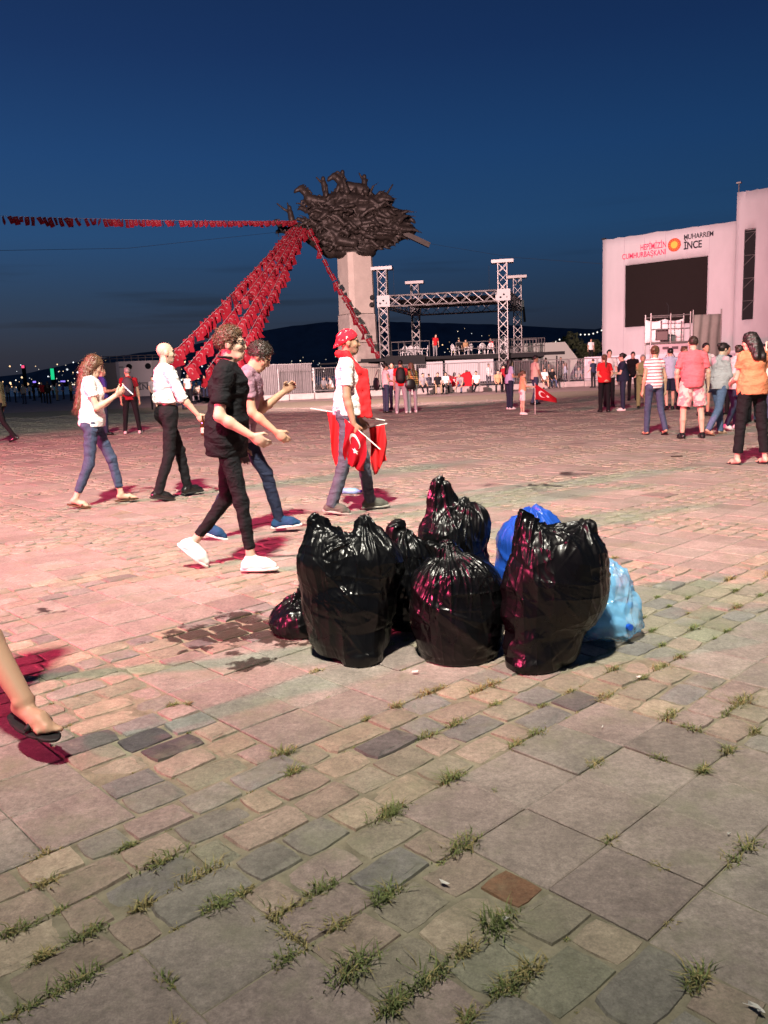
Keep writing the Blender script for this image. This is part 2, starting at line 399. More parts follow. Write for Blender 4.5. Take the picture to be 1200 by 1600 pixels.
TUFTS = [(-0.807,2.192,0.050,0.20), (-0.680,2.103,0.075,0.20), (-0.996,2.109,0.050,0.80), (-0.959,2.018,0.050,0.80), (-0.894,1.918,0.035,0.20), (-0.554,2.020,0.080,0.80), (-0.676,1.905,0.060,0.80), (-0.485,1.893,0.080,0.20), (-0.409,1.923,0.050,0.80), (-0.220,1.943,0.065,0.20), (-0.078,1.921,0.085,0.20), (-0.281,1.819,0.065,0.80), (-0.154,1.783,0.060,0.80), (-0.262,1.715,0.060,0.80), (-0.288,1.684,0.050,0.20), (-0.110,1.634,0.100,0.20), (-0.962,1.830,0.065,0.20), (-0.848,1.726,0.050,0.80), (-0.714,1.729,0.060,0.20), (-0.752,1.668,0.065,0.20), (-0.776,1.620,0.055,0.20), (-0.828,1.575,0.050,0.20), (-0.505,1.506,0.050,0.80), (-0.508,1.625,0.040,0.20), (-0.297,2.515,0.075,0.20), (-0.044,2.277,0.080,0.20), (-0.564,1.819,0.030,0.80), (0.183,2.456,0.090,0.20), (-0.011,2.293,0.060,0.20), (0.169,2.093,0.090,0.40), (0.195,1.791,0.090,0.20), (0.070,1.557,0.090,0.20), (0.157,1.660,0.060,0.80), (0.282,1.593,0.065,0.80), (0.249,1.520,0.075,0.40), (0.660,1.526,0.080,0.40), (0.602,2.080,0.045,0.80), (0.950,2.025,0.060,0.40), (0.892,1.970,0.050,0.40), (0.614,1.891,0.040,0.80), (-0.013,1.499,0.080,0.20), (0.997,2.455,0.050,0.20), (0.622,1.749,0.030,0.80), (0.627,2.017,0.025,0.80), (0.093,1.502,0.060,0.64), (-0.873,3.148,0.050,0.20), (-0.817,3.188,0.040,0.20), (-0.431,2.736,0.075,0.20), (-0.313,3.485,0.045,0.80), (0.178,3.144,0.065,0.80), (0.235,3.206,0.055,0.80), (0.317,3.232,0.065,0.80), (0.392,3.297,0.065,0.80), (0.046,3.041,0.060,0.80), (0.254,2.862,0.060,0.20), (0.412,3.056,0.045,0.20), (0.120,2.792,0.065,0.20), (0.542,2.755,0.060,0.20), (0.438,2.687,0.060,0.56), (0.819,3.114,0.065,0.64), (0.994,2.909,0.080,0.40), (1.334,2.998,0.090,0.32), (0.676,2.525,0.055,0.48), (1.007,2.454,0.060,0.56), (1.071,2.761,0.065,0.40), (1.088,2.631,0.065,0.48), (1.353,4.531,0.070,0.20), (1.168,4.321,0.060,0.20), (1.557,4.434,0.040,0.20), (1.674,4.457,0.040,0.20), (1.885,4.198,0.070,0.20), (1.546,3.855,0.065,0.20), (0.980,3.362,0.060,0.20), (1.147,3.407,0.070,0.20), (1.323,3.468,0.065,0.20), (1.031,3.304,0.050,0.20), (2.049,4.793,0.075,0.80), (2.316,4.911,0.085,0.80), (2.018,4.503,0.065,0.20), (2.074,4.427,0.045,0.20), (1.575,5.430,0.060,0.20), (1.268,2.592,0.065,0.48), (0.037,3.792,0.050,0.24), (0.102,3.881,0.040,0.20), (0.400,3.057,0.040,0.20), (0.429,2.765,0.030,0.20), (1.635,3.844,0.050,0.20), (1.560,4.243,0.040,0.20), (1.300,3.644,0.045,0.20), (1.309,4.100,0.050,0.20), (1.304,3.885,0.050,0.20), (1.599,4.119,0.040,0.20), (1.578,3.704,0.035,0.20), (-0.091,2.951,0.045,0.32), (-0.184,3.114,0.025,0.40), (0.616,3.005,0.035,0.20), (0.756,3.120,0.040,0.56), (0.751,2.902,0.030,0.64), (1.270,2.743,0.050,0.48), (0.982,2.641,0.050,0.20), (1.250,2.975,0.040,0.20), (1.283,2.853,0.045,0.20)]
build_grass()

# ------------------------------------------------------------------ rubbish bags: a sheet with excess film relaxed round its contents
def smin(a, b, k):
    h = np.clip(0.5 + 0.5 * (b - a) / k, 0, 1); return b + (a - b) * h - k * h * (1 - h)
def bag_sdf(P, prims, k=0.05):
    d = None
    for pr in prims:
        if pr[0] == 'e':
            c, r = np.array(pr[1]), np.array(pr[2]); q = (P - c) / r; n = np.linalg.norm(q, axis=-1)
            e = n * (n - 1) / np.maximum(np.linalg.norm(q / r, axis=-1), 1e-6)
        else:
            a, b = np.array(pr[1]), np.array(pr[2]); ab = b - a; t = np.clip(((P - a) @ ab) / (ab @ ab), 0, 1)
            e = np.linalg.norm(P - a - t[..., None] * ab, axis=-1) - (pr[3] + (pr[4] - pr[3]) * t)
        d = e if d is None else smin(d, e, k)
    return np.maximum(d, -P[..., 2] + 0.004)        # stands on the ground
def make_bag(prims, C, seed, nth=300, nz=180, amp=1.0, knots=((0, 0, 9),), pleat=1.0):
    rg = np.random.RandomState(seed); C = np.array(C, float)
    th = np.arange(nth) * 2 * np.pi / nth; ph = np.linspace(-np.pi / 2, np.pi / 2, nz + 2)[1:-1]
    D = np.stack([np.cos(ph)[:, None] * np.cos(th), np.cos(ph)[:, None] * np.sin(th), np.repeat(np.sin(ph)[:, None], nth, 1)], -1)
    t = np.full(D.shape[:2], 1.2)
    for _ in range(50):
        d = bag_sdf(C + D * t[..., None], prims, 0.04); t = np.maximum(t - np.maximum(d, -0.02) * 0.8, 0.02)
    X = C + D * t[..., None]
    tu = np.roll(X, -1, 1) - np.roll(X, 1, 1); tv = np.gradient(X, axis=0); N = np.cross(tu, tv); N /= np.maximum(np.linalg.norm(N, axis=-1, keepdims=True), 1e-9)
    zt = X[..., 2].max(); zr = X[..., 2] / zt; H = np.zeros(D.shape[:2])
    # tension folds running into each knot or gathered corner
    for kx, ky, kz in knots:
        K = np.array([kx, ky, min(kz, zt)]); v = X - K; rr = np.linalg.norm(v, axis=-1); az = np.arctan2(v[..., 1], v[..., 0])
        for _ in range(int(26 * pleat)):
            a0 = rg.uniform(-np.pi, np.pi); w = rg.uniform(0.05, 0.22); Lf = rg.uniform(0.10, 0.34); A = rg.uniform(0.006, 0.017) * amp
            dq = np.abs((az - a0 - 0.5 * rg.normal() * rr + np.pi) % (2 * np.pi) - np.pi)
            wr = w * (0.35 + 0.65 * np.clip(0.06 / np.maximum(rr, 0.02), 0, 1.5))
            H += A * np.clip(1 - dq / wr, 0, 1) * np.clip(1 - rr / Lf, 0, 1) ** 0.6 * np.clip(rr / 0.02, 0.3, 1)
    # straight creases between random points of the skin; steeper low down, where the film sags
    Ps = X.reshape(-1, 3)
    for n, (a0, a1), (w0, w1), (l0, l1) in ((16, (0.007, 0.014), (0.035, 0.07), (0.14, 0.30)), (70, (0.0025, 0.0055), (0.010, 0.022), (0.08, 0.26)), (240, (0.0010, 0.0026), (0.0045, 0.009), (0.03, 0.16))):
        for _ in range(n):
            p = Ps[rg.randint(len(Ps))]; i0 = np.argmin(((Ps - p) ** 2).sum(1)); nn = N.reshape(-1, 3)[i0]
            h = np.cross(nn, [0, 0, 1.0]); h /= max(np.linalg.norm(h), 1e-6); u = np.cross(h, nn)
            q = p[2] / zt; ang = rg.normal(1.57, 0.4) if q > 0.6 else (rg.uniform(0.2, 1.3) if q > 0.3 else rg.normal(0.25, 0.45))
            if rg.rand() < 0.25: ang = rg.uniform(0, 3.14)
            d1 = h * math.cos(ang) + u * math.sin(ang); d2 = np.cross(nn, d1)
            r_ = X - p; al = (r_ @ d1) / rg.uniform(l0, l1); ac = (r_ @ d2); ac = np.abs(ac + 0.05 * rg.normal() * (r_ @ d1) ** 2 / l1) / rg.uniform(w0, w1); de = np.abs(r_ @ nn) / 0.10
            H += rg.uniform(a0, a1) * amp * rg.choice((1, 1, -0.8)) * np.clip(1 - ac, 0, 1) * np.clip(1 - al * al, 0, 1) * np.clip(1.4 - de, 0, 1)
    top = np.clip((zr - 0.78) / 0.2, 0, 1) * amp
    for _ in range(16):
        kv = rg.normal(0, 1, 3) * rg.uniform(30, 85); H += top * 0.0035 * (np.abs(np.sin(X @ kv * 0.5 + rg.uniform(0, 6))) - 0.62)
    X = X + N * (H - 0.012 * amp)[..., None]
    low = np.clip(X[..., 2] / 0.03, 0, 1)
    X[..., 2] = np.maximum(X[..., 2], 0.002)
    V = np.concatenate([X.reshape(-1, 3), [X[0].mean(0)], [X[-1].mean(0)]])
    i = np.arange(nth); i2 = (i + 1) % nth
    q = np.concatenate([np.stack([j * nth + i, j * nth + i2, (j + 1) * nth + i2, (j + 1) * nth + i], 1) for j in range(nz - 1)])
    F = [tuple(r) for r in q.tolist()] + [(int(nz * nth), int(b), int(a)) for a, b in zip(i, i2)] + [(int(nz * nth + 1), int((nz - 1) * nth + a), int((nz - 1) * nth + b)) for a, b in zip(i, i2)]
    return V, F
def film(key, color, rough, trans=0.0, alpha=1.0, spec=0.5, crease=0.6):
    m = bpy.data.materials.new(key); m.use_nodes = True; t = m.node_tree; b = t.nodes['Principled BSDF']; L = t.links.new; N = t.nodes.new
    b.inputs['Base Color'].default_value = tuple(color) + (1,); b.inputs['Specular IOR Level'].default_value = spec
    b.inputs['Alpha'].default_value = alpha; b.inputs['Transmission Weight'].default_value = trans
    tc = N('ShaderNodeTexCoord')
    def nz_(scale, st, det, dist=0.0):
        mp = N('ShaderNodeMapping'); mp.inputs['Scale'].default_value = st; L(tc.outputs['Object'], mp.inputs[0])
        n = N('ShaderNodeTexNoise'); n.inputs['Scale'].default_value = scale; n.inputs['Detail'].default_value = det; n.inputs['Distortion'].default_value = dist
        L(mp.outputs[0], n.inputs[0]); return n.outputs[0]
    def ridge(scale, st, rot, pw):         # sharp fold lines: 1 - |2n - 1|, raised to a power
        mp = N('ShaderNodeMapping'); mp.inputs['Scale'].default_value = st; mp.inputs['Rotation'].default_value = rot; L(tc.outputs['Object'], mp.inputs[0])
        n = N('ShaderNodeTexNoise'); n.inputs['Scale'].default_value = scale; n.inputs['Detail'].default_value = 1.5; n.inputs['Distortion'].default_value = 0.35; L(mp.outputs[0], n.inputs[0])
        x = n.outputs[0]
        for op, v in (('MULTIPLY_ADD', 2.0), ('ABSOLUTE', None), ('SUBTRACT', None), ('POWER', pw)):
            q = N('ShaderNodeMath'); q.operation = op
            if op == 'SUBTRACT': q.inputs[0].default_value = 1.0; L(x, q.inputs[1])
            else:
                L(x, q.inputs[0])
                if op == 'MULTIPLY_ADD': q.inputs[1].default_value = 2.0; q.inputs[2].default_value = -1.0
                elif v: q.inputs[1].default_value = v
            x = q.outputs[0]
        return x
    h = None
    for sc_, st, ro_, pw, am in ((6, (1, 1, 0.22), (0.15, 0.1, 0), 7, 1.0), (8, (1, 1, 0.3), (0.7, 0.5, 0.3), 8, 0.8), (7, (0.3, 0.3, 1), (0.25, 0.25, 0.4), 8, 0.8), (16, (1, 1, 0.4), (1.0, 0.2, 1.1), 6, 0.2)):
        x = ridge(sc_, st, ro_, pw); q = N('ShaderNodeMath'); q.operation = 'MULTIPLY_ADD'; L(x, q.inputs[0]); q.inputs[1].default_value = am
        if h is None: q.inputs[2].default_value = 0.0
        else: L(h, q.inputs[2])
        h = q.outputs[0]
    bp = N('ShaderNodeBump'); bp.inputs['Strength'].default_value = crease; bp.inputs['Distance'].default_value = 0.008
    L(h, bp.inputs['Height']); L(bp.outputs[0], b.inputs['Normal'])
    r = N('ShaderNodeMapRange'); r.inputs[1].default_value = 0.3; r.inputs[2].default_value = 0.7; r.inputs[3].default_value = rough * 0.75; r.inputs[4].default_value = rough * 1.35
    L(nz_(4, (1, 1, 1), 4), r.inputs[0]); L(r.outputs[0], b.inputs['Roughness'])
    return m
M_BLACK = film('black_film', (0.003, 0.003, 0.0035), 0.28, spec=0.34)
M_BLUE = film('blue_film', (0.015, 0.075, 0.42), 0.26)
def bag(name, prims, C, loc, rz, m, seed, label, **k):
    V, F = make_bag(prims, C, seed, **k)
    o = mesh(name, V, F, m, None, True, loc); o.rotation_euler = (0, 0, rz)
    return tag(o, label, 'rubbish bag', 'rubbish bags piled on the square')

bag('rubbish_bag', [('e', (0.0, 0, 0.25), (0.235, 0.19, 0.26)), ('e', (-0.085, 0, 0.43), (0.165, 0.15, 0.17)), ('e', (0.115, 0.0, 0.42), (0.165, 0.15, 0.17)),
     ('c', (-0.10, 0, 0.48), (-0.145, 0, 0.625), 0.12, 0.04), ('c', (0.09, 0, 0.48), (0.085, 0, 0.635), 0.12, 0.03), ('c', (0.03, -0.05, 0.2), (0.05, -0.11, 0.03), 0.15, 0.07)],
    (0.0, 0, 0.3), (-0.18, 3.72, 0), 0.0, M_BLACK, 1, 'tall black bag with two twisted ears on top, leftmost large bag of the pile', knots=((0.09, 0, 0.6), (-0.12, 0, 0.63)), pleat=0.8)
bag('rubbish_bag', [('e', (0, 0, 0.20), (0.238, 0.205, 0.21)), ('e', (0, 0, 0.33), (0.218, 0.185, 0.15)), ('c', (0, 0, 0.38), (-0.03, 0.0, 0.49), 0.13, 0.04), ('c', (-0.03, 0, 0.46), (-0.12, 0.0, 0.52), 0.05, 0.025), ('c', (0, 0, 0.03), (0, 0, 0.1), 0.17, 0.19)],
    (0, 0, 0.24), (0.325, 3.66, 0), 0.0, M_BLACK, 2, 'squat round black bag with a knotted top, front centre of the pile', knots=((-0.04, 0, 0.45), (-0.04, 0, 0.44)), pleat=1.1)
bag('rubbish_bag', [('e', (0.03, 0, 0.34), (0.245, 0.2, 0.25)), ('e', (0.06, 0, 0.47), (0.205, 0.17, 0.15)), ('c', (-0.07, -0.02, 0.2), (-0.09, -0.07, 0.03), 0.16, 0.10), ('c', (-0.05, 0, 0.50), (-0.12, 0, 0.675), 0.13, 0.035), ('c', (0.10, 0, 0.48), (0.175, 0, 0.60), 0.13, 0.04), ('e', (-0.01, 0, 0.12), (0.15, 0.15, 0.13))],
    (0.02, 0, 0.33), (0.718, 3.52, 0), 0.0, M_BLACK, 3, 'biggest black bag with loose open top, in front of the two blue bags', knots=((-0.05, 0, 0.68), (0.15, 0, 0.6)), amp=0.9)
bag('rubbish_bag', [('e', (0, 0, 0.25), (0.21, 0.19, 0.26)), ('e', (0.0, 0, 0.46), (0.185, 0.17, 0.15)), ('c', (-0.03, 0, 0.50), (-0.06, 0, 0.65), 0.13, 0.05), ('c', (-0.06, 0, 0.64), (-0.055, 0, 0.72), 0.05, 0.045), ('e', (0.10, -0.02, 0.53), (0.09, 0.1, 0.09))],
    (0, 0, 0.33), (0.345, 4.16, 0), 0.0, M_BLACK, 4, 'black bag with a twisted tuft on top, standing highest behind the squat round bag', knots=((-0.06, 0, 0.66), (0.1, 0, 0.6)))
bag('rubbish_bag', [('e', (0, 0, 0.2), (0.17, 0.15, 0.22)), ('e', (0.01, 0, 0.36), (0.14, 0.12, 0.13)), ('c', (0.0, 0, 0.44), (-0.05, 0, 0.52), 0.07, 0.035)],
    (0, 0, 0.25), (0.10, 4.02, 0), 0.0, M_BLACK, 5, 'narrow black bag squeezed between the two-eared bag and the squat bag', nth=130, nz=80)
bag('rubbish_bag', [('e', (0, 0, 0.085), (0.115, 0.12, 0.10)), ('c', (0.04, 0, 0.12), (0.07, 0, 0.21), 0.06, 0.03)],
    (0, 0, 0.1), (-0.455, 4.08, 0), 0.2, M_BLACK, 6, 'small low black bag at the left end of the pile', nth=130, nz=80, knots=((0.06, 0, 0.24),))
bag('rubbish_bag', [('e', (0, 0, 0.24), (0.2, 0.19, 0.26)), ('e', (0.0, 0, 0.42), (0.19, 0.17, 0.15)), ('e', (0.03, 0, 0.51), (0.12, 0.08, 0.07))],
    (0, 0, 0.3), (0.755, 4.13, 0), 0.0, M_BLUE, 7, 'deep blue bag behind the biggest black bag', amp=0.8, nth=160, nz=100)
# see-through pale blue bag with empty bottles in it
V, F = make_bag([('e', (0, 0, 0.13), (0.165, 0.15, 0.145)), ('e', (0.0, 0, 0.25), (0.12, 0.11, 0.11)), ('c', (-0.02, 0, 0.3), (-0.05, 0, 0.40), 0.06, 0.025)], (0, 0, 0.17), 8, 150, 90, knots=((-0.05, 0, 0.42), (0.1, -0.05, 0.2)))
M_CLEAR = film('pale_blue_film', (0.22, 0.56, 0.88), 0.14, 0.0, 0.5, spec=0.9, crease=0.9)
cb = mesh('rubbish_bag', V, F, M_CLEAR, None, True, (1.055, 3.83, 0))
tag(cb, 'pale blue see-through bag of empty bottles at the right end of the pile', 'rubbish bag', 'rubbish bags piled on the square')
M_PET = mat('water_bottle_plastic', (0.22, 0.55, 0.85), 0.12, spec=0.6, alpha=0.75); M_CAPB = mat('bottle_cap_blue', (0.01, 0.09, 0.55), 0.4)
BOT = [(0.033, -0.12), (0.034, 0.0), (0.031, 0.02), (0.034, 0.05), (0.028, 0.08), (0.013, 0.11), (0.013, 0.125)]
def small_bottle(loc, rot, label, prof=BOT, group='empty bottles in the pale blue bag'):
    e = empty('water_bottle', loc, 0, label, 'bottle', group); e.rotation_euler = rot
    MB().lathe(prof, 14).build('body', M_PET, e, True); MB().lathe([(0.015, 0.122), (0.015, 0.14)], 12).build('cap', M_CAPB, e)
    return e
for k, (x, y, z, a, b_) in enumerate([(0.02, -0.03, 0.08, 1.5, 0.4), (-0.03, -0.03, 0.07, 1.5, 2.0), (0.0, 0.02, 0.13, 1.3, 1.0), (0.01, -0.01, 0.21, 0.3, 2.6), (-0.02, 0.02, 0.17, 1.2, 4.0), (0.0, -0.03, 0.15, 1.3, 5.2)]):
    small_bottle((1.055 + x, 3.83 + y, z), (a, 0, b_), 'empty blue water bottle showing through the pale blue bag')

# ------------------------------------------------------------------ people: bodies and garments as smooth blended volumes
def V3(*a): return np.array(a, float)
def unit(v): v = np.asarray(v, float); return v / max(np.linalg.norm(v), 1e-9)
def rc(a, b, ra, rb, k=0.02): return ('c', np.asarray(a, float), np.asarray(b, float), ra, rb, k)
def el(c, r, M=None, k=0.03): return ('e', np.asarray(c, float), np.asarray(r, float), np.eye(3) if M is None else M, 0, k)
def prim_bb(p):
    if p[0] == 'c':
        r = max(p[3], p[4]); return np.minimum(p[1], p[2]) - r, np.maximum(p[1], p[2]) + r
    e = np.sqrt(((p[3] * p[2][:, None]) ** 2).sum(0)); return p[1] - e, p[1] + e
def prim_eval(p, P):
    if p[0] == 'c':
        ab = p[2] - p[1]; v = P - p[1].astype(np.float32); t = np.clip(v @ (ab / max(ab @ ab, 1e-9)).astype(np.float32), 0, 1)
        return np.sqrt(((v - t[..., None] * ab.astype(np.float32)) ** 2).sum(-1)) - (p[3] + (p[4] - p[3]) * t)
    q = (P - p[1].astype(np.float32)) @ p[3].T.astype(np.float32)
    r = p[2].astype(np.float32); a = q / r; k0 = np.sqrt((a * a).sum(-1)); k1 = np.sqrt(((a / r) ** 2).sum(-1))
    return k0 * (k0 - 1) / np.maximum(k1, 1e-6)
def field(prims, h, cuts=(), folds=0.0, seed=0, carve=(), fq=1.0):
    bbs = [prim_bb(p) for p in prims]; lo = np.min([b[0] for b in bbs], 0) - 3 * h; hi = np.max([b[1] for b in bbs], 0) + 3 * h
    n = np.ceil((hi - lo) / h).astype(int) + 1; d = np.full(n, 0.15, np.float32)
    ax = [(lo[i] + h * np.arange(n[i])).astype(np.float32) for i in range(3)]
    def sub(p, m):
        a, b = prim_bb(p); i0 = np.clip(np.floor((a - m - lo) / h).astype(int), 0, n - 1); i1 = np.clip(np.ceil((b + m - lo) / h).astype(int) + 1, 1, n)
        s = tuple(slice(x, y) for x, y in zip(i0, i1))
        return s, np.stack(np.meshgrid(ax[0][s[0]], ax[1][s[1]], ax[2][s[2]], indexing='ij'), -1)
    for p in prims:
        s, P = sub(p, p[5] + 2.5 * h + 0.02); e = prim_eval(p, P); k = p[5]
        hh = np.clip(0.5 + 0.5 * (e - d[s]) / k, 0, 1); d[s] = e + (d[s] - e) * hh - k * hh * (1 - hh)
    for p in carve:
        s, P = sub(p, 2 * h); d[s] = np.maximum(d[s], -prim_eval(p, P))
    if folds or cuts:
        P = np.stack(np.meshgrid(*ax, indexing='ij'), -1)
        if folds:
            rg = np.random.RandomState(seed); w = 0
            for _ in range(6):
                kv = rg.normal(0, 1, 3); kv /= np.linalg.norm(kv); kv *= np.array([1, 1, 1.5]) * rg.uniform(25, 80) * fq
                w = w + np.abs(np.sin((P @ kv.astype(np.float32)) * 0.5 + rg.uniform(0, 6))) - 0.6
            d = d + folds * w / 2.2
        for p0, nn in cuts:
            d = np.maximum(d, ((P - np.asarray(p0, np.float32)) @ np.asarray(nn, np.float32)))
    return d, lo
def surf(d, lo, h):
    S = d < 0; c = np.zeros(tuple(np.array(d.shape) - 1) + (3,), np.float32); cnt = np.zeros(c.shape[:3], np.float32)
    sl = lambda o, ax: tuple(slice(o[i], d.shape[i] - 1 + o[i]) for i in range(3))
    for axis in range(3):
        for a in (0, 1):
            for b in (0, 1):
                o0 = [0, 0, 0]; oth = [i for i in range(3) if i != axis]; o0[oth[0]] = a; o0[oth[1]] = b; o1 = list(o0); o1[axis] = 1
                d0, d1 = d[sl(o0, 0)], d[sl(o1, 0)]; m = (d0 < 0) != (d1 < 0)
                t = np.where(m, d0 / np.where(m, d0 - d1, 1), 0)
                for i in range(3):
                    c[..., i] += np.where(m, (t if i == axis else o0[i]), 0)
                cnt += m
    act = cnt > 0; idx = np.full(cnt.shape, -1, np.int64); idx[act] = np.arange(act.sum())
    g = np.stack(np.nonzero(act), -1); V = lo + h * (g + c[act] / cnt[act][:, None])
    F = []
    for axis in range(3):
        a, b = [i for i in range(3) if i != axis]
        s0 = [slice(None)] * 3; s1 = [slice(None)] * 3; s0[axis] = slice(0, -1); s1[axis] = slice(1, None)
        A, B = S[tuple(s0)], S[tuple(s1)]; m = A != B
        m = m.copy(); sel = [slice(None)] * 3; sel[a] = 0; m[tuple(sel)] = False; sel = [slice(None)] * 3; sel[b] = 0; m[tuple(sel)] = False
        sel = [slice(None)] * 3; sel[a] = -1; m[tuple(sel)] = False; sel = [slice(None)] * 3; sel[b] = -1; m[tuple(sel)] = False
        p = np.stack(np.nonzero(m), -1)
        if not len(p): continue
        ea = np.zeros(3, int); ea[a] = 1; eb = np.zeros(3, int); eb[b] = 1
        q = np.stack([idx[tuple(x.T)] for x in (p - ea - eb, p - eb, p, p - ea)], 1)
        fl = A[m] != (axis == 1)
        q[~fl] = q[~fl][:, ::-1]; F.append(q)
    return V, np.concatenate(F) if F else np.zeros((0, 4), int)
def blob(name, prims, h, m, parent, cuts=(), folds=0.0, seed=0, carve=(), paint=None, fq=1.0):
    d, lo = field(prims, h, cuts, folds, seed, carve, fq); V, F = surf(d, lo, h)
    if not len(F): return None
    return mesh(name, V, F, m, parent, True, None, None if paint is None else paint(V))

def cloth(key, color, bump=0.4, rough=0.85, noise=0.12):
    if 'cloth_' + key in MATS: return MATS['cloth_' + key]
    m = mat('cloth_' + key, color, rough, noise=noise, nscale=28, bump=bump, bscale=60, spec=0.12)
    t = m.node_tree; N = t.nodes.new; b = t.nodes['Principled BSDF']; old = b.inputs['Normal'].links[0].from_socket      # creases over the weave
    tc = N('ShaderNodeTexCoord'); mp = N('ShaderNodeMapping'); mp.inputs['Rotation'].default_value = (.5, .7, .3); mp.inputs['Scale'].default_value = (1, 1, 2.2); t.links.new(tc.outputs['Object'], mp.inputs[0])
    n = N('ShaderNodeTexNoise'); n.inputs['Scale'].default_value = 8; n.inputs['Detail'].default_value = 4; n.inputs['Distortion'].default_value = 1.4; t.links.new(mp.outputs[0], n.inputs[0])
    q = N('ShaderNodeBump'); q.inputs['Strength'].default_value = .55; q.inputs['Distance'].default_value = .035; t.links.new(n.outputs[0], q.inputs['Height']); t.links.new(old, q.inputs['Normal']); t.links.new(q.outputs[0], b.inputs['Normal'])
    return m
def striped(key, c0, c1, freq, duty=0.5, axis='Z'):
    if key in MATS: return MATS[key]
    m = mat(key, c0, 0.85, bump=0.25, bscale=50); t = m.node_tree; L = t.links.new; N = t.nodes.new
    tc = N('ShaderNodeTexCoord'); s = N('ShaderNodeSeparateXYZ'); L(tc.outputs['Object'], s.inputs[0])
    a = N('ShaderNodeMath'); a.operation = 'MULTIPLY'; a.inputs[1].default_value = freq; L(s.outputs[axis], a.inputs[0])
    f = N('ShaderNodeMath'); f.operation = 'FRACT'; L(a.outputs[0], f.inputs[0])
    g = N('ShaderNodeMath'); g.operation = 'LESS_THAN'; g.inputs[1].default_value = duty; L(f.outputs[0], g.inputs[0])
    mx = N('ShaderNodeMix'); mx.data_type = 'RGBA'; L(g.outputs[0], mx.inputs[0]); mx.inputs[6].default_value = tuple(c0) + (1,); mx.inputs[7].default_value = tuple(c1) + (1,)
    L(mx.outputs[2], t.nodes['Principled BSDF'].inputs['Base Color']); return m
def spotted(key, c0, c1, scale, thr=0.5):
    if key in MATS: return MATS[key]
    m = mat(key, c0, 0.85, bump=0.25, bscale=50); t = m.node_tree; L = t.links.new; N = t.nodes.new
    tc = N('ShaderNodeTexCoord'); n = N('ShaderNodeTexNoise'); n.inputs['Scale'].default_value = scale; n.inputs['Detail'].default_value = 3; L(tc.outputs['Object'], n.inputs[0])
    r = N('ShaderNodeMapRange'); r.inputs[1].default_value = thr; r.inputs[2].default_value = thr + 0.03; L(n.outputs[0], r.inputs[0])
    mx = N('ShaderNodeMix'); mx.data_type = 'RGBA'; L(r.outputs[0], mx.inputs[0]); mx.inputs[6].default_value = tuple(c0) + (1,); mx.inputs[7].default_value = tuple(c1) + (1,)
    L(mx.outputs[2], t.nodes['Principled BSDF'].inputs['Base Color']); return m
M_SKIN = mat('skin', attr=True, rough=0.5, spec=0.35, bump=0.1, bscale=120)
SK = {'light': (0.60, 0.385, 0.285), 'tan': (0.50, 0.30, 0.20), 'brown': (0.37, 0.21, 0.135)}
HAIR = {k: mat('hair_' + k, c, 0.45, noise=0.35, nscale=60, bump=0.8, bscale=70, stretch=(1, 1, 0.12), spec=0.5) for k, c in
        dict(black=(0.012, 0.010, 0.009), dark=(0.03, 0.02, 0.014), brown=(0.10, 0.055, 0.03), light=(0.115, 0.062, 0.034), grey=(0.22, 0.21, 0.20)).items()}
W = lambda *c: tuple(c)
STAND = dict(ll=((-.04, .0, -1), (-.01, -.03, -1)), lr=((.04, .0, -1), (.01, -.03, -1)))
ARM_HANG = dict(al=((-.17, -.03, -1), (-.04, .18, -1)), ar=((.17, -.03, -1), (.04, .18, -1)))
STEP = dict(ll=((-.03, .42, -1), (-.01, .12, -1)), lr=((.03, -.18, -1), (.01, -.62, -1)))          # left foot ahead
STEP2 = dict(ll=((-.03, -.18, -1), (-.01, -.62, -1)), lr=((.03, .42, -1), (.01, .12, -1)))         # right foot ahead
SIT = dict(ll=((-.14, 1, -.08), (-.02, .12, -1)), lr=((.14, 1, -.08), (.02, .12, -1)), torso=(0, .12, 1))

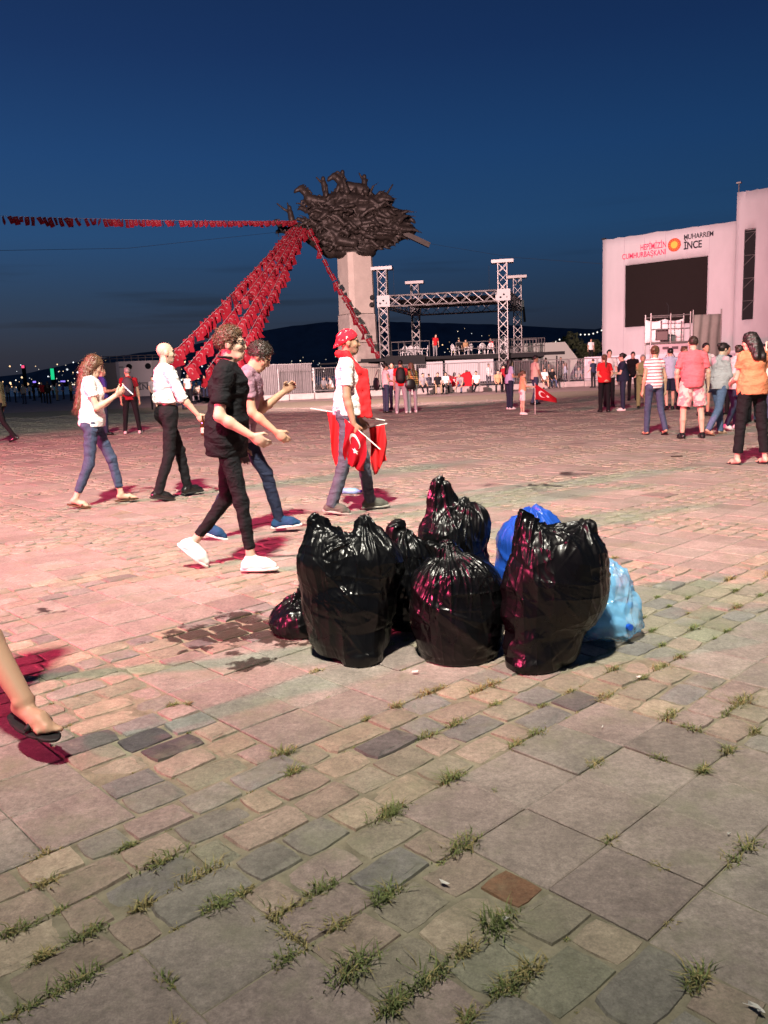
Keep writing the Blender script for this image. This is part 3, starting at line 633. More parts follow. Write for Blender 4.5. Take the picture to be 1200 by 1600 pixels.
def skeleton(H, pose, fem=False):
    s = H / 1.75; J = {}
    T = unit(pose.get('torso', (0, .03, 1))); tw = R(pose.get('twist', 0)); hy = R(pose.get('head_yaw', 0)); hp = R(pose.get('head_pitch', 0))
    X0 = V3(math.cos(tw), math.sin(tw), 0); Xt = unit(X0 - T * (X0 @ T)); Yt = np.cross(T, Xt)
    J['T'], J['Xt'], J['Yt'] = T, Xt, Yt; J['M'] = np.stack([Xt, Yt, T])
    pel = V3(0, 0, 0); hw = (0.098 if fem else 0.092) * s; sw = (0.148 if fem else 0.172) * s
    for sd, sg, key in (('l', -1, 'll'), ('r', 1, 'lr')):
        th, sh = pose.get(key, STAND[key])[:2]; hip = pel + V3(sg * hw, 0, -0.03 * s)
        kn = hip + unit(th) * 0.435 * s; an = kn + unit(sh) * 0.425 * s
        J['hip' + sd], J['knee' + sd], J['ank' + sd] = hip, kn, an
        fp = pose.get('f' + sd)
        if fp is None:
            # toe-off when the shin leans back, heel-down when it reaches ahead
            sy = unit(sh)[1]; fp = (sg * 0.12, 1, -0.9 * max(0, -sy - 0.15) + 0.3 * max(0, sy - 0.05))
        J['foot' + sd] = unit(fp)
    J['waist'] = pel + T * 0.14 * s; J['chest'] = pel + T * 0.33 * s + Yt * 0.005; J['neck'] = pel + T * 0.495 * s - Yt * 0.012 * s
    for sd, sg, key in (('l', -1, 'al'), ('r', 1, 'ar')):
        up_, fo = pose.get(key, ARM_HANG[key])[:2]
        B = np.stack([Xt, Yt, V3(0, 0, 1)])
        sh = pel + T * 0.435 * s + Xt * sg * sw - Yt * 0.005; eb = sh + unit(V3(*up_) @ B) * 0.29 * s; wr = eb + unit(V3(*fo) @ B) * 0.25 * s
        J['sh' + sd], J['el' + sd], J['wr' + sd] = sh, eb, wr
        J['hd' + sd] = unit(V3(*pose['h' + sd]) @ B) if ('h' + sd) in pose else unit(wr - eb)
        J['pm' + sd] = unit(V3(*pose.get('p' + sd, (-sg, 0.25, 0))) @ B)
    f = unit(Yt * math.cos(hy) - Xt * math.sin(hy) + 0 * T); f = unit(V3(f[0], f[1], f[2] * 0.4))
    r_ = unit(np.cross(f, V3(0, 0, 1))); u = np.cross(r_, f); f, u = f * math.cos(hp) + u * math.sin(hp), u * math.cos(hp) - f * math.sin(hp)
    J['hf'], J['hr'], J['hu'] = f, r_, u
    J['head'] = J['neck'] + T * 0.06 * s + u * 0.085 * s + f * 0.03 * s
    low = min((J['ank' + q] - 0.075 * s * V3(0, 0, 1) + min(0, J['foot' + q][2]) * 0.17 * s * V3(0, 0, 1))[2] for q in 'lr')
    sh_ = V3(0, 0, -low + pose.get('lift', 0))
    for k in list(J):
        if k[:3] in ('hip', 'kne', 'ank', 'wai', 'che', 'nec', 'hea') or k in ('shl', 'shr', 'ell', 'elr', 'wrl', 'wrr'): J[k] = J[k] + sh_
    J['pel'] = pel + sh_; J['s'] = s
    return J

def body_prims(J, fem, fat, feet, fingers, curl, lg=1.0):
    s, M = J['s'], J['M']; P = []
    P += [el(J['pel'] + J['T'] * 0.02 * s, (0.145 * s, 0.10 * s, 0.11 * s), M), el(J['waist'], (0.125 * s + fat, 0.092 * s + fat, 0.14 * s), M),
          el(J['chest'], (0.145 * s, 0.105 * s, 0.17 * s), M), rc(J['shl'], J['shr'], 0.045 * s, 0.045 * s, 0.04), rc(J['neck'] - J['T'] * .03, J['head'], 0.058 * s, 0.052 * s, 0.03)]
    for q, sg in (('l', -1), ('r', 1)):
        P += [rc(J['hip' + q], J['knee' + q], 0.082 * s * lg, 0.052 * s * lg), rc(J['knee' + q], J['knee' + q] * .6 + J['ank' + q] * .4 - V3(0, .008, 0), 0.050 * s * lg, 0.052 * s * lg), rc(J['knee' + q] * .6 + J['ank' + q] * .4, J['ank' + q], 0.050 * s * lg, 0.034 * s)]
        if feet:
            f = J['foot' + q]; n = unit(V3(0, 0, 1) - f * f[2]); a = J['ank' + q]
            P += [rc(a - f * 0.025 * s - n * 0.03 * s, a + f * 0.09 * s - n * 0.045 * s, 0.032 * s, 0.03 * s), rc(a + f * 0.09 * s - n * 0.045 * s, a + f * 0.135 * s - n * 0.054 * s, 0.036 * s, 0.02 * s)]
            if fingers:
                sx = np.cross(f, n) * sg
                P += [rc(a + f * .12 * s - n * .056 * s + sx * (t - 2) * .0145 * s, a + f * (.168 - .009 * t) * s - n * .060 * s + sx * (t - 2) * .0155 * s, .011 * s, (.0105 if t == 0 else .008) * s, .006) for t in range(5)] + [el(a + np.cross(f, n) * q_ * .03 * s, (.012 * s, .014 * s, .014 * s), None, .01) for q_ in (-1, 1)]
        k = 0.9 if fem else 1.0
        P += [rc(J['sh' + q], J['el' + q], 0.048 * s * k, 0.037 * s * k), rc(J['el' + q], J['el' + q] * .7 + J['wr' + q] * .3, 0.036 * s * k, 0.038 * s * k), rc(J['el' + q] * .7 + J['wr' + q] * .3, J['wr' + q], 0.038 * s * k, 0.025 * s * k)]
        a = J['hd' + q]; pm = unit(J['pm' + q] - a * (J['pm' + q] @ a)); sd = np.cross(a, pm) * sg; w = J['wr' + q]   # sd: towards the thumb side
        Mh = np.stack([a, pm, np.cross(a, pm)])
        P += [el(w + a * 0.05 * s, (0.052 * s, 0.018 * s, 0.040 * s), Mh, 0.015)]
        if fingers:
            c1, c2 = curl
            for i in range(4):
                b0 = w + a * (0.088 - 0.004 * abs(i - 1)) * s + sd * (1.5 - i) * 0.0195 * s; L1 = (0.040, 0.045, 0.042, 0.033)[i] * s
                d1 = a * math.cos(c1) + pm * math.sin(c1); d2 = a * math.cos(c1 + c2) + pm * math.sin(c1 + c2)
                P += [rc(b0 - a * 0.02, b0 + d1 * L1, 0.0095 * s, 0.009 * s, 0.006), rc(b0 + d1 * L1, b0 + d1 * L1 + d2 * L1 * .85, 0.009 * s, 0.0075 * s, 0.005)]
            t0 = w + a * 0.03 * s + sd * 0.03 * s; t1 = t0 + (a * .75 + sd * .6 + pm * .35) * 0.045 * s
            P += [rc(t0, t1, 0.013 * s, 0.011 * s, 0.01), rc(t1, t1 + (a * .9 + pm * .5) * 0.032 * s, 0.011 * s, 0.009 * s, 0.006)]
        else:
            P += [rc(w + a * 0.08 * s, w + a * 0.12 * s + pm * 0.03 * s, 0.03 * s, 0.022 * s), rc(w + a * .04 * s, w + a * .07 * s + sd * .04 * s, .014 * s, .011 * s, .01)]
    h, f, r_, u = J['head'], J['hf'], J['hr'], J['hu']; Mh = np.stack([r_, f, u]); s2 = 0.94 * s ** 0.4
    at = lambda x, y, z: h + (r_ * x + f * y + u * z) * s2
    P += [el(at(0, -0.012, 0.032), (0.074 * s2, 0.094 * s2, 0.086 * s2), Mh, 0.02), el(at(0, 0.03, -0.03), (0.060 * s2, 0.062 * s2, 0.082 * s2), Mh, 0.03), rc(at(-.03, .06, -.088), at(.03, .06, -.088), 0.02, 0.02, 0.03)]
    P += [rc(at(0, .088, .012), at(0, .102, -.026), 0.009, 0.0125, 0.010), rc(at(-.035, .076, .022), at(.035, .076, .022), 0.014, 0.014, 0.015), rc(at(-.018, .086, -.062), at(.018, .086, -.062), 0.009, 0.009, 0.01)]
    for sg in (-1, 1): P += [el(at(sg * .076, -.008, -.005), (0.012, 0.022, 0.033), Mh, 0.008), el(at(sg * .042, .062, -.022), (0.022, 0.022, 0.02), Mh, 0.02)]
    carve = [el(at(sg * .032, .098, .003), (0.016, 0.014, 0.010), Mh) for sg in (-1, 1)]
    return P, carve, at

def person(label, loc, yaw, H, pose, skin='tan', top=None, bottom=None, shoes=None, hair=None, h=0.02, fem=False, fat=0.0, group=None,
           beard=0.0, curl=(0.5, 0.6), seed=1, extra=None, z=0.0):
    e = empty('person', (loc[0], loc[1], z), R(yaw), label, 'person', group)
    J = skeleton(H, pose, fem); s, M, T = J['s'], J['M'], J['T']; fine = h < 0.0125
    bare = bottom is None or bottom.get('len', 'long') != 'long' or (shoes and shoes.get('kind') == 'sandal')
    P, carve, at = body_prims(J, fem, fat, shoes is None or shoes.get('kind') == 'sandal', fine, curl, 0.62 if bottom and bottom.get('len', 'long') != 'shorts' else 1.0)
    sk = np.array(SK[skin] if isinstance(skin, str) else skin)
    def paint(Vx):
        C = np.tile(sk, (len(Vx), 1))
        if h < 0.018:
            q = (Vx - J['head']); lx, ly, lz = q @ J['hr'], q @ J['hf'], q @ J['hu']; fr = ly > 0.05
            C[fr & (np.abs(np.abs(lx) - .031) < .019) & (np.abs(lz - .024 + 0.15 * np.abs(np.abs(lx) - .03)) < .007)] = (0.03, 0.02, 0.015)
            eye = fr & (np.abs(np.abs(lx) - .032) < .015) & (np.abs(lz - .002) < .008); C[eye] = (0.10, 0.07, 0.06)
            C[fr & (np.abs(lx) < .024) & (np.abs(lz + .062) < .009)] = sk * (0.85, 0.55, 0.55)
            if beard:
                bd = (ly > -0.01) & (lz < -0.035) & (lz > -.13) & ~(fr & (np.abs(lx) < .024) & (np.abs(lz + .062) < .009)) & ~(fr & (np.abs(lx) > .03) & (lz > -.045))
                C[bd] = C[bd] * (1 - beard) + np.array((0.03, 0.025, 0.022)) * beard
        return C
    blob('body', P, h, M_SKIN, e, carve=carve if fine else (), paint=paint)
    if top:
        hem0 = top.get('hem', -0.08); lo_ = top.get('loose', 0.014); k = 0.03; m = top['mat']
        Q = [el(J['pel'] + T * 0.0 * s, ((0.158 if hem0 > 0 else 0.168) * s + lo_, (0.112 if hem0 > 0 else 0.128) * s + lo_ + fat, (0.19 if hem0 > 0 else 0.30) * s), M, 0.05), el(J['waist'], (0.132 * s + lo_ + fat, 0.098 * s + lo_ + fat, 0.16 * s), M, 0.05),
             el(J['chest'], (0.150 * s + lo_, 0.110 * s + lo_, 0.18 * s), M, 0.05), rc(J['shl'], J['shr'], 0.048 * s + lo_ * .4, 0.048 * s + lo_ * .4, 0.05), rc(J['neck'] - T * .01, J['shl'] + T * .0, 0.055 * s, 0.045 * s, 0.04), rc(J['neck'] - T * .01, J['shr'] + T * .0, 0.055 * s, 0.045 * s, 0.04)]
        if fem:
            for sg in (-1, 1): Q.append(el(J['chest'] + J['Xt'] * sg * 0.07 * s + J['Yt'] * 0.085 * s - T * 0.02 * s, (0.06 * s, 0.055 * s, 0.06 * s), M, 0.04))
        cuts = []; hem = top.get('hem', -0.08); cuts.append((J['pel'] + T * hem * s, -T)); cuts.append((J['neck'] + T * 0.035 * s + J['Yt'] * .02, unit(T + J['Yt'] * 0.25)))
        blob('shirt' if top.get('name') is None else top['name'], Q, h, m, e, cuts, folds=0.007 if fine else 0.004, seed=seed) if top.get('sleeve') == 'none' else None
        if top.get('sleeve') != 'none':
            sl = top.get('sleeve', 'short')
            for q in 'lr':
                S_, E_, Wr = J['sh' + q], J['el' + q], J['wr' + q]; r0 = 0.051 * s + lo_ * .5
                if sl == 'short':
                    fr = top.get('frac', 0.62); t_ = S_ * (1 - fr) + E_ * fr; Q += [rc(S_, t_, r0, r0 * 0.98, k)]; 
                elif sl == 'half':
                    t_ = E_ * .8 + Wr * .2; Q += [rc(S_, E_, r0, r0 * .92, k), rc(E_, t_, r0 * .92, r0 * .9, .02)]
                else:
                    t_ = E_ * .04 + Wr * .96; Q += [rc(S_, E_, r0, r0 * .86, k), rc(E_, t_, r0 * .86, r0 * .7, .02)]
            # hem and neck cuts apply to the trunk only: sleeves that hang below the hem are cut at their own ends
            d, lo3 = field(Q, h, (), 0.011 if fine else 0.006, seed)
            n = d.shape; ax = [(lo3[i] + h * np.arange(n[i])).astype(np.float32) for i in range(3)]; PP = np.stack(np.meshgrid(*ax, indexing='ij'), -1)
            trunk = d.copy()
            for p0, nn in cuts: trunk = np.maximum(trunk, (PP - np.asarray(p0, np.float32)) @ np.asarray(nn, np.float32))
            out = trunk
            for q in 'lr':
                S_, E_, Wr = J['sh' + q], J['el' + q], J['wr' + q]; r0 = 0.051 * s + lo_ * .5
                if sl == 'short':
                    fr = top.get('frac', 0.62); t_ = S_ * (1 - fr) + E_ * fr; ch = [(S_, t_, r0, r0 * 1.0)]; dd = unit(E_ - S_)
                elif sl == 'half': t_ = E_ * .8 + Wr * .2; ch = [(S_, E_, r0, r0 * .92), (E_, t_, r0 * .92, r0 * .9)]; dd = unit(Wr - E_)
                else: t_ = E_ * .04 + Wr * .96; ch = [(S_, E_, r0, r0 * .86), (E_, t_, r0 * .86, r0 * .7)]; dd = unit(Wr - E_)
                a = None
                for c_ in ch:
                    ee = prim_eval(rc(*c_), PP); a = ee if a is None else np.minimum(a, ee)
                near = a < 0.012
                a2 = np.maximum(np.maximum(d, a - 0.012), (PP - t_.astype(np.float32)) @ dd.astype(np.float32))
                # remove the rounded cap beyond the sleeve end from the trunk result too
                end = ((PP - t_.astype(np.float32)) @ dd.astype(np.float32) > 0) & (np.linalg.norm(PP - t_.astype(np.float32), axis=-1) < 0.12 * s)
                arm_only = end & near & (prim_eval(el(J['chest'], (0.16 * s + lo_, 0.12 * s + lo_, 0.2 * s), M), PP) > 0) & (prim_eval(el(J['waist'], (0.14 * s + lo_ + fat, 0.11 * s + lo_ + fat, 0.2 * s), M), PP) > 0) & (prim_eval(el(J['pel'], (0.165 * s + lo_, 0.12 * s + lo_ + fat, 0.2 * s), M), PP) > 0)
                out = np.where(arm_only, np.maximum(out, 0.01), out)
                out = np.minimum(out, a2)
            Vx, Fx = surf(out, lo3, h); mesh(top.get('name') or 'shirt', Vx, Fx, m, e, True)
    if bottom:
        b = bottom; m = b['mat']; w = b.get('fit', 1.0); L_ = b.get('len', 'long')
        Q = [el(J['pel'] - V3(0, 0, .0) + T * 0.01 * s, ((0.155 + (0.012 if fem else 0)) * s, 0.112 * s + fat * .7, 0.13 * s), M, 0.04)]; ends = []
        for q in 'lr':
            Hp, K_, A_ = J['hip' + q], J['knee' + q], J['ank' + q]
            Q.append(el(Hp - V3(0, 0.035, 0.0), (0.082 * s, 0.085 * s, 0.09 * s), None, 0.05))
            if L_ == 'shorts':
                t_ = Hp * .12 + K_ * .88; Q += [rc(Hp, t_, 0.090 * s * w, 0.085 * s * w * 1.05, 0.03)]; ends.append((t_, unit(K_ - Hp)))
            else:
                fr = dict(long=1.06, crop=0.82)[L_]; t_ = K_ * (1 - fr) + A_ * fr
                Q += [rc(Hp, K_, 0.090 * s * w, 0.064 * s * w, 0.03), rc(K_, t_, 0.064 * s * w, (b.get('cuff', 0.052)) * s * w, 0.02)]; ends.append((t_, unit(A_ - K_)))
        d, lo3 = field(Q, h, [(J['pel'] + T * 0.125 * s, T)], 0.0075 if fine else 0.004, seed + 5)
        n = d.shape; ax = [(lo3[i] + h * np.arange(n[i])).astype(np.float32) for i in range(3)]; PP = np.stack(np.meshgrid(*ax, indexing='ij'), -1)
        for t_, dd in ends:
            pl = (PP - t_.astype(np.float32)) @ dd.astype(np.float32); near = np.linalg.norm(PP - t_.astype(np.float32), axis=-1) < 0.16 * s
            d = np.where(near, np.maximum(d, pl), d)
        Vx, Fx = surf(d, lo3, h); mesh('shorts' if L_ == 'shorts' else 'trousers', Vx, Fx, m, e, True)
        if b.get('belt'):
            c = J['pel'] + T * 0.115 * s; blob('belt', [el(c, (0.150 * s, 0.112 * s + fat, 0.10 * s), M)], h, mat('belt_leather', (0.012, 0.011, 0.01), 0.35), e, [(c + T * .018, T), (c - T * .018, -T)])
    if shoes:
        for q in 'lr':
            f = J['foot' + q]; n = unit(V3(0, 0, 1) - f * f[2]); a = J['ank' + q]; sd = np.cross(f, n); Mf = np.stack([sd, f, n]); so = a - n * 0.068 * s
            hh = min(h, 0.012) if fine else h
            if shoes['kind'] == 'sandal':
                o = blob('sandal', [el(so + f * 0.055 * s, (0.053 * s, 0.145 * s, 0.05), Mf)], hh * .8, shoes['mat'], e, [(so - n * .004, n), (so - n * 0.02, -n)])
                st = a + f * 0.085 * s - n * .05 * s
                blob('strap', [rc(st - sd * .042 * s - n * .01, st + n * .026 * s, .012, .012), rc(st + sd * .042 * s - n * .01, st + n * .026 * s, .012, .012)], hh * .8, shoes['mat'], e)
            else:
                up_ = [rc(so - f * 0.035 * s + n * .03 * s, a - f * .012 * s + n * 0.0, 0.038 * s, 0.040 * s, 0.03), rc(so - f * 0.035 * s + n * .025 * s, so + f * 0.10 * s + n * .028 * s, 0.036 * s, 0.042 * s, 0.03), rc(so + f * 0.10 * s + n * .026 * s, so + f * 0.155 * s + n * .018 * s, 0.042 * s, 0.030 * s, 0.03), rc(a + f * .01, so + f * .10 * s + n * .04 * s, .036 * s, .03 * s, .03)]
                o = blob('shoe', up_, hh, shoes['mat'], e, [(so - n * .004, -n), (a + n * .035 * s, n)])
                if fine and o is not None:
                    blob('sole', [el(so + f * 0.055 * s, (0.047 * s, 0.145 * s, 0.05), Mf)], hh * .8, shoes.get('sole') or mat('sole_dark', (0.05, 0.05, 0.05), 0.8), o, [(so + n * .010, n), (so - n * 0.012, -n)])
    if hair:
        kd = hair['kind']; m = hair.get('mat') or HAIR[hair.get('color', 'black')]; Mh = np.stack([J['hr'], J['hf'], J['hu']]); f, u, r_ = J['hf'], J['hu'], J['hr']; s2 = 0.94 * s ** 0.4
        g = hair.get('vol', 0.012)
        cap = [el(at(0, -0.014, 0.034), ((0.076 + g) * s2, (0.094 + g) * s2, (0.088 + g) * s2), Mh, 0.02)]
        if kd == 'short':
            blob('hair', cap, min(h, 0.014) * (.75 if fine else 1), m, e, [(at(0, 0.062, 0.062), unit(f * 0.85 - u * 0.5)), (at(0, 0, -0.005 - hair.get('low', 0.0)), unit(-u + f * 0.35))], folds=0.009 if fine else .004, seed=seed, fq=3.2)
        elif kd in ('long', 'tail', 'bun'):
            Q = list(cap); nk = at(0, -0.09, -0.05); L_ = hair.get('length', 0.34)
            if kd == 'long':
                bk = J['neck'] - J['Yt'] * (0.12 * s) - T * (L_ - 0.10)
                Q += [el(at(0, -0.055, -0.05), (0.088, 0.06, 0.12), Mh, 0.03), rc(at(-.04, -.075, -.06), bk - J['Xt'] * .045, .055, .045, .04), rc(at(.04, -.075, -.06), bk + J['Xt'] * .045, .055, .045, .04), rc(at(-.075, 0, 0), at(-.08, -.03, -.17), .03, .022, .03), rc(at(.075, 0, 0), at(.08, -.03, -.17), .03, .022, .03)]
            elif kd == 'tail':
                Q += [rc(at(0, -.10, .03), at(0, -.15, .0), .025, .035, .02), rc(at(0, -.15, 0), at(0, -.15, -L_ * .7), .035, .02, .02)]
            else: Q += [el(at(0, -.115, .05), (.042, .038, .04), Mh, 0.015)]
            blob('hair', Q, min(h, 0.014), m, e, folds=0.008, seed=seed, fq=2.0, carve=[el(at(0, 0.105, -0.045), (0.07, 0.075, 0.105), Mh)] if h < .018 else [el(at(0, 0.11, -0.05), (0.08, 0.08, 0.11), Mh)])
        elif kd == 'ring':      # hair left round a bald crown
            blob('hair', [el(at(0, -0.014, 0.03), (0.08, 0.098, 0.086), Mh)], min(h, .012), m, e, [(at(0, 0, 0.065), u), (at(0, 0.03, 0), f), (at(0, 0, -.03), -u)])
    return e, J, at

def strands(e, J, n, length, down, seed):
    """loose strands over the hair volume, as its sub-part"""
    hr = [c for c in e.children if c.name.startswith('hair')]
    if not hr: return
    hr = hr[0]; me = hr.data; nv = len(me.vertices); co = np.zeros(nv * 3, np.float32); me.vertices.foreach_get('co', co); co = co.reshape(-1, 3); no = np.zeros(nv * 3, np.float32); me.vertices.foreach_get('normal', no); no = no.reshape(-1, 3)
    rg = np.random.RandomState(seed); V, F = [], []; k = 0
    for i in rg.randint(0, nv, n):
        p, nn = co[i], no[i]; d = unit((-J['hu'] if down else (J['hf'] * rg.uniform(-1, .8) + J['hr'] * rg.normal(0, .6) - J['hu'] * .3)) + rg.normal(0, .22, 3)); d = unit(d - nn * (d @ nn)); L_ = length * rg.uniform(.5, 1.2); w = np.cross(d, nn) * rg.uniform(.0006, .0013)
        a, b, c = p - nn * .003, p + d * L_ * .5 + nn * rg.uniform(.003, .010), p + d * L_ + nn * rg.uniform(-.004, .010)
        V += [a - w, a + w, b + w, b - w, c]; F += [(k, k + 1, k + 2, k + 3), (k + 3, k + 2, k + 4)]; k += 5
    o = mesh('hair_strands', V, F, me.materials[0], hr); o['kind'] = 'stuff'
def to_world(e, p):
    c, s_ = math.cos(e.rotation_euler.z), math.sin(e.rotation_euler.z)
    return Vector((e.location.x + c * p[0] - s_ * p[1], e.location.y + s_ * p[0] + c * p[1], e.location.z + p[2]))

# ------------------------------------------------------------------ the flag print: white crescent and star on red, by UV
def flag_material():
    m = bpy.data.materials.new('flag_red'); m.use_nodes = True; t = m.node_tree; L = t.links.new; N = t.nodes.new
    b = t.nodes['Principled BSDF']; b.inputs['Roughness'].default_value = 0.7; b.inputs['Specular IOR Level'].default_value = 0.2
    uv = N('ShaderNodeUVMap'); s = N('ShaderNodeSeparateXYZ'); L(uv.outputs[0], s.inputs[0])
    def mt(op, x, y=None):
        n = N('ShaderNodeMath'); n.operation = op
        for i, q in enumerate((x, y)):
            if q is None: continue
            if isinstance(q, (int, float)): n.inputs[i].default_value = q
            else: L(q, n.inputs[i])
        return n.outputs[0]
    X = mt('MULTIPLY', s.outputs[0], 1.5); Y = s.outputs[1]           # 1.5 x 1 flag
    def dist(cx, cy):
        dx, dy = mt('SUBTRACT', X, cx), mt('SUBTRACT', Y, cy); return mt('SQRT', mt('ADD', mt('MULTIPLY', dx, dx), mt('MULTIPLY', dy, dy))), dx, dy
    c = mt('MULTIPLY', mt('LESS_THAN', dist(0.5, 0.5)[0], 0.25), mt('GREATER_THAN', dist(0.5625, 0.5)[0], 0.2))
    r, dx, dy = dist(0.86, 0.5)
    a = mt('ARCTAN2', dy, mt('MULTIPLY', dx, -1.0)); k = mt('ABSOLUTE', mt('SUBTRACT', mt('FRACT', mt('ADD', mt('MULTIPLY', a, 5 / (2 * math.pi)), 0.5)), 0.5))
    st = mt('LESS_THAN', r, mt('SUBTRACT', 0.125, mt('MULTIPLY', k, 0.16)))
    w = mt('MAXIMUM', c, st)
    mx = N('ShaderNodeMix'); mx.data_type = 'RGBA'; L(w, mx.inputs[0]); mx.inputs[6].default_value = (0.46, 0.010, 0.022, 1); mx.inputs[7].default_value = (0.8, 0.78, 0.76, 1)
    L(mx.outputs[2], b.inputs['Base Color'])
    tr = N('ShaderNodeBsdfTranslucent'); L(mx.outputs[2], tr.inputs[0]); ms = N('ShaderNodeMixShader'); ms.inputs[0].default_value = 0.3
    L(b.outputs[0], ms.inputs[1]); L(tr.outputs[0], ms.inputs[2]); L(ms.outputs[0], t.nodes['Material Output'].inputs[0])
    return m
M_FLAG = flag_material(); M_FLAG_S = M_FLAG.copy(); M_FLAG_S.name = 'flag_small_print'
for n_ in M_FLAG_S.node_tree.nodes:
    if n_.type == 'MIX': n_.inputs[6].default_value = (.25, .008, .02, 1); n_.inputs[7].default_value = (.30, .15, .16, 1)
M_RED = mat('plain_red_cloth', (0.60, 0.015, 0.02), 0.75, noise=0.08, bump=0.25, bscale=40)
def sheet(name, fn, nu, nv, m, parent=None, thick=0.0, loc=None):
    """cloth sheet: fn(u, v) -> point; carries UVs"""
    V = [fn(i / nu, j / nv) for j in range(nv + 1) for i in range(nu + 1)]
    F = [(j * (nu + 1) + i, j * (nu + 1) + i + 1, (j + 1) * (nu + 1) + i + 1, (j + 1) * (nu + 1) + i) for j in range(nv) for i in range(nu)]
    o = mesh(name, V, F, m, parent, True, loc); me = o.data; ul = me.uv_layers.new(name='UVMap')
    UV = np.array([(i / nu, j / nv) for j in range(nv + 1) for i in range(nu + 1)], np.float32)
    li = np.zeros(len(me.loops), np.int32); me.loops.foreach_get('vertex_index', li); ul.data.foreach_set('uv', UV[li].ravel())
    if thick:
        q = o.modifiers.new('thick', 'SOLIDIFY'); q.thickness = thick; q.offset = 0
    return o

# ------------------------------------------------------------------ the people on the square
WHITE = cloth('white', (0.74, 0.72, 0.70)); BLACK = cloth('black', (0.012, 0.012, 0.014)); JEANS = cloth('jeans', (0.055, 0.072, 0.125), noise=0.25)
NAVY = cloth('navy', (0.02, 0.025, 0.05)); GREYJ = cloth('grey_jeans', (0.075, 0.085, 0.115), noise=0.18); DKJ = cloth('dark_jeans', (0.025, 0.032, 0.06)); PALEJ = cloth('pale_jeans', (0.36, 0.35, 0.37))
REDC = cloth('red', (0.55, 0.02, 0.025)); MAROON = cloth('maroon', (0.24, 0.012, 0.02)); PINK = cloth('pink', (0.72, 0.16, 0.18)); LPINK = cloth('light_pink', (0.55, 0.30, 0.36))
ORANGE = cloth('orange', (0.66, 0.23, 0.115)); PEACH = cloth('peach', (0.75, 0.36, 0.20)); LBLUE = cloth('light_blue', (0.42, 0.52, 0.66)); LAV = cloth('lavender', (0.45, 0.43, 0.62)); OLIVE = cloth('olive', (0.14, 0.12, 0.07))
TANC = cloth('tan', (0.42, 0.26, 0.14)); GREY = cloth('grey', (0.24, 0.23, 0.24)); HOODIE = cloth('hoodie_grey', (0.40, 0.38, 0.40)); BLUEP = cloth('blue_polo', (0.05, 0.045, 0.22)); KHAKI = cloth('khaki', (0.24, 0.19, 0.12)); CREAM = cloth('cream', (0.66, 0.55, 0.44))
SH_BLACK = dict(kind='shoe', mat=mat('shoe_black', (0.012, 0.012, 0.012), 0.25, spec=0.6), sole=mat('sole_black', (0.02, 0.02, 0.02), 0.6))
SH_WHITE = dict(kind='shoe', mat=mat('shoe_white', (0.78, 0.76, 0.74), 0.6), sole=mat('sole_white', (0.72, 0.70, 0.66), 0.6))
SH_GREY = dict(kind='shoe', mat=cloth('shoe_grey', (0.10, 0.10, 0.085)), sole=mat('sole_grey', (0.34, 0.32, 0.28), 0.7))
SH_BLUE = dict(kind='shoe', mat=cloth('shoe_blue', (0.02, 0.06, 0.14)), sole=mat('sole_white', (0.7, 0.68, 0.64), 0.6))
SANDAL_B = dict(kind='sandal', mat=mat('sandal_brown', (0.10, 0.05, 0.025), 0.6)); SANDAL_K = dict(kind='sandal', mat=mat('sandal_black', (0.015, 0.015, 0.016), 0.6))
def leg(f, s): return (f, s)
def step(a, b, lead='l', knee=0.35):
    """a: reach of the leading foot, b: of the trailing one"""
    A = lambda g: ((g * .03, a * 1.05, -1), (g * .01, a * .45, -1)); B = lambda g: ((g * .03, -b * .5, -1), (g * .01, -b * 1.2 - knee * .3, -1))
    return dict(ll=A(-1), lr=B(1)) if lead == 'l' else dict(lr=A(1), ll=B(-1))
FRONT = 'people walking across the lit square'

# woman looking at her phone
e, J, at_ = person('woman with long brown hair in white tee and cropped jeans, walking, looking at her phone', (-3.09, 8.84), -76, 1.66, dict(step(.38, .30, 'l'), al=((-.12, .30, -1), (.30, .80, .62)), ar=((.12, .22, -1), (-.22, .85, .55)), head_pitch=-24, pr=(-.6, .2, .6), pl=(.6, .2, .6), torso=(0, .05, 1)),
    'light', dict(mat=WHITE, hem=-0.05, frac=.55, loose=.018), dict(mat=JEANS, len='crop', fit=.92), SANDAL_B, dict(kind='long', color='light', length=.42), .0095, True, 0, FRONT, seed=3)
strands(e, J, 2200, .10, True, 1)
ph = empty('smartphone', to_world(e, J['wrr'] * .5 + J['wrl'] * .5 + np.array([0, .12, .05])), R(-76), 'white smartphone held in both hands by the long-haired woman', 'phone')
ph.rotation_euler = (R(-48), 0, R(-76))
MB().box((0, 0, 0), (.075, .15, .009)).build('case', mat('phone_white', (.75, .74, .76), .3), ph); MB().box((0, 0, .0055), (.066, .135, .002)).build('screen', mat('phone_screen', (.02, .02, .05), .1, emit=(.7, .75, 1), estr=1.2), ph); MB().box((.02, .055, -.006), (.02, .022, .004)).build('camera', mat('phone_lens', (.02, .01, .06), .1), ph)

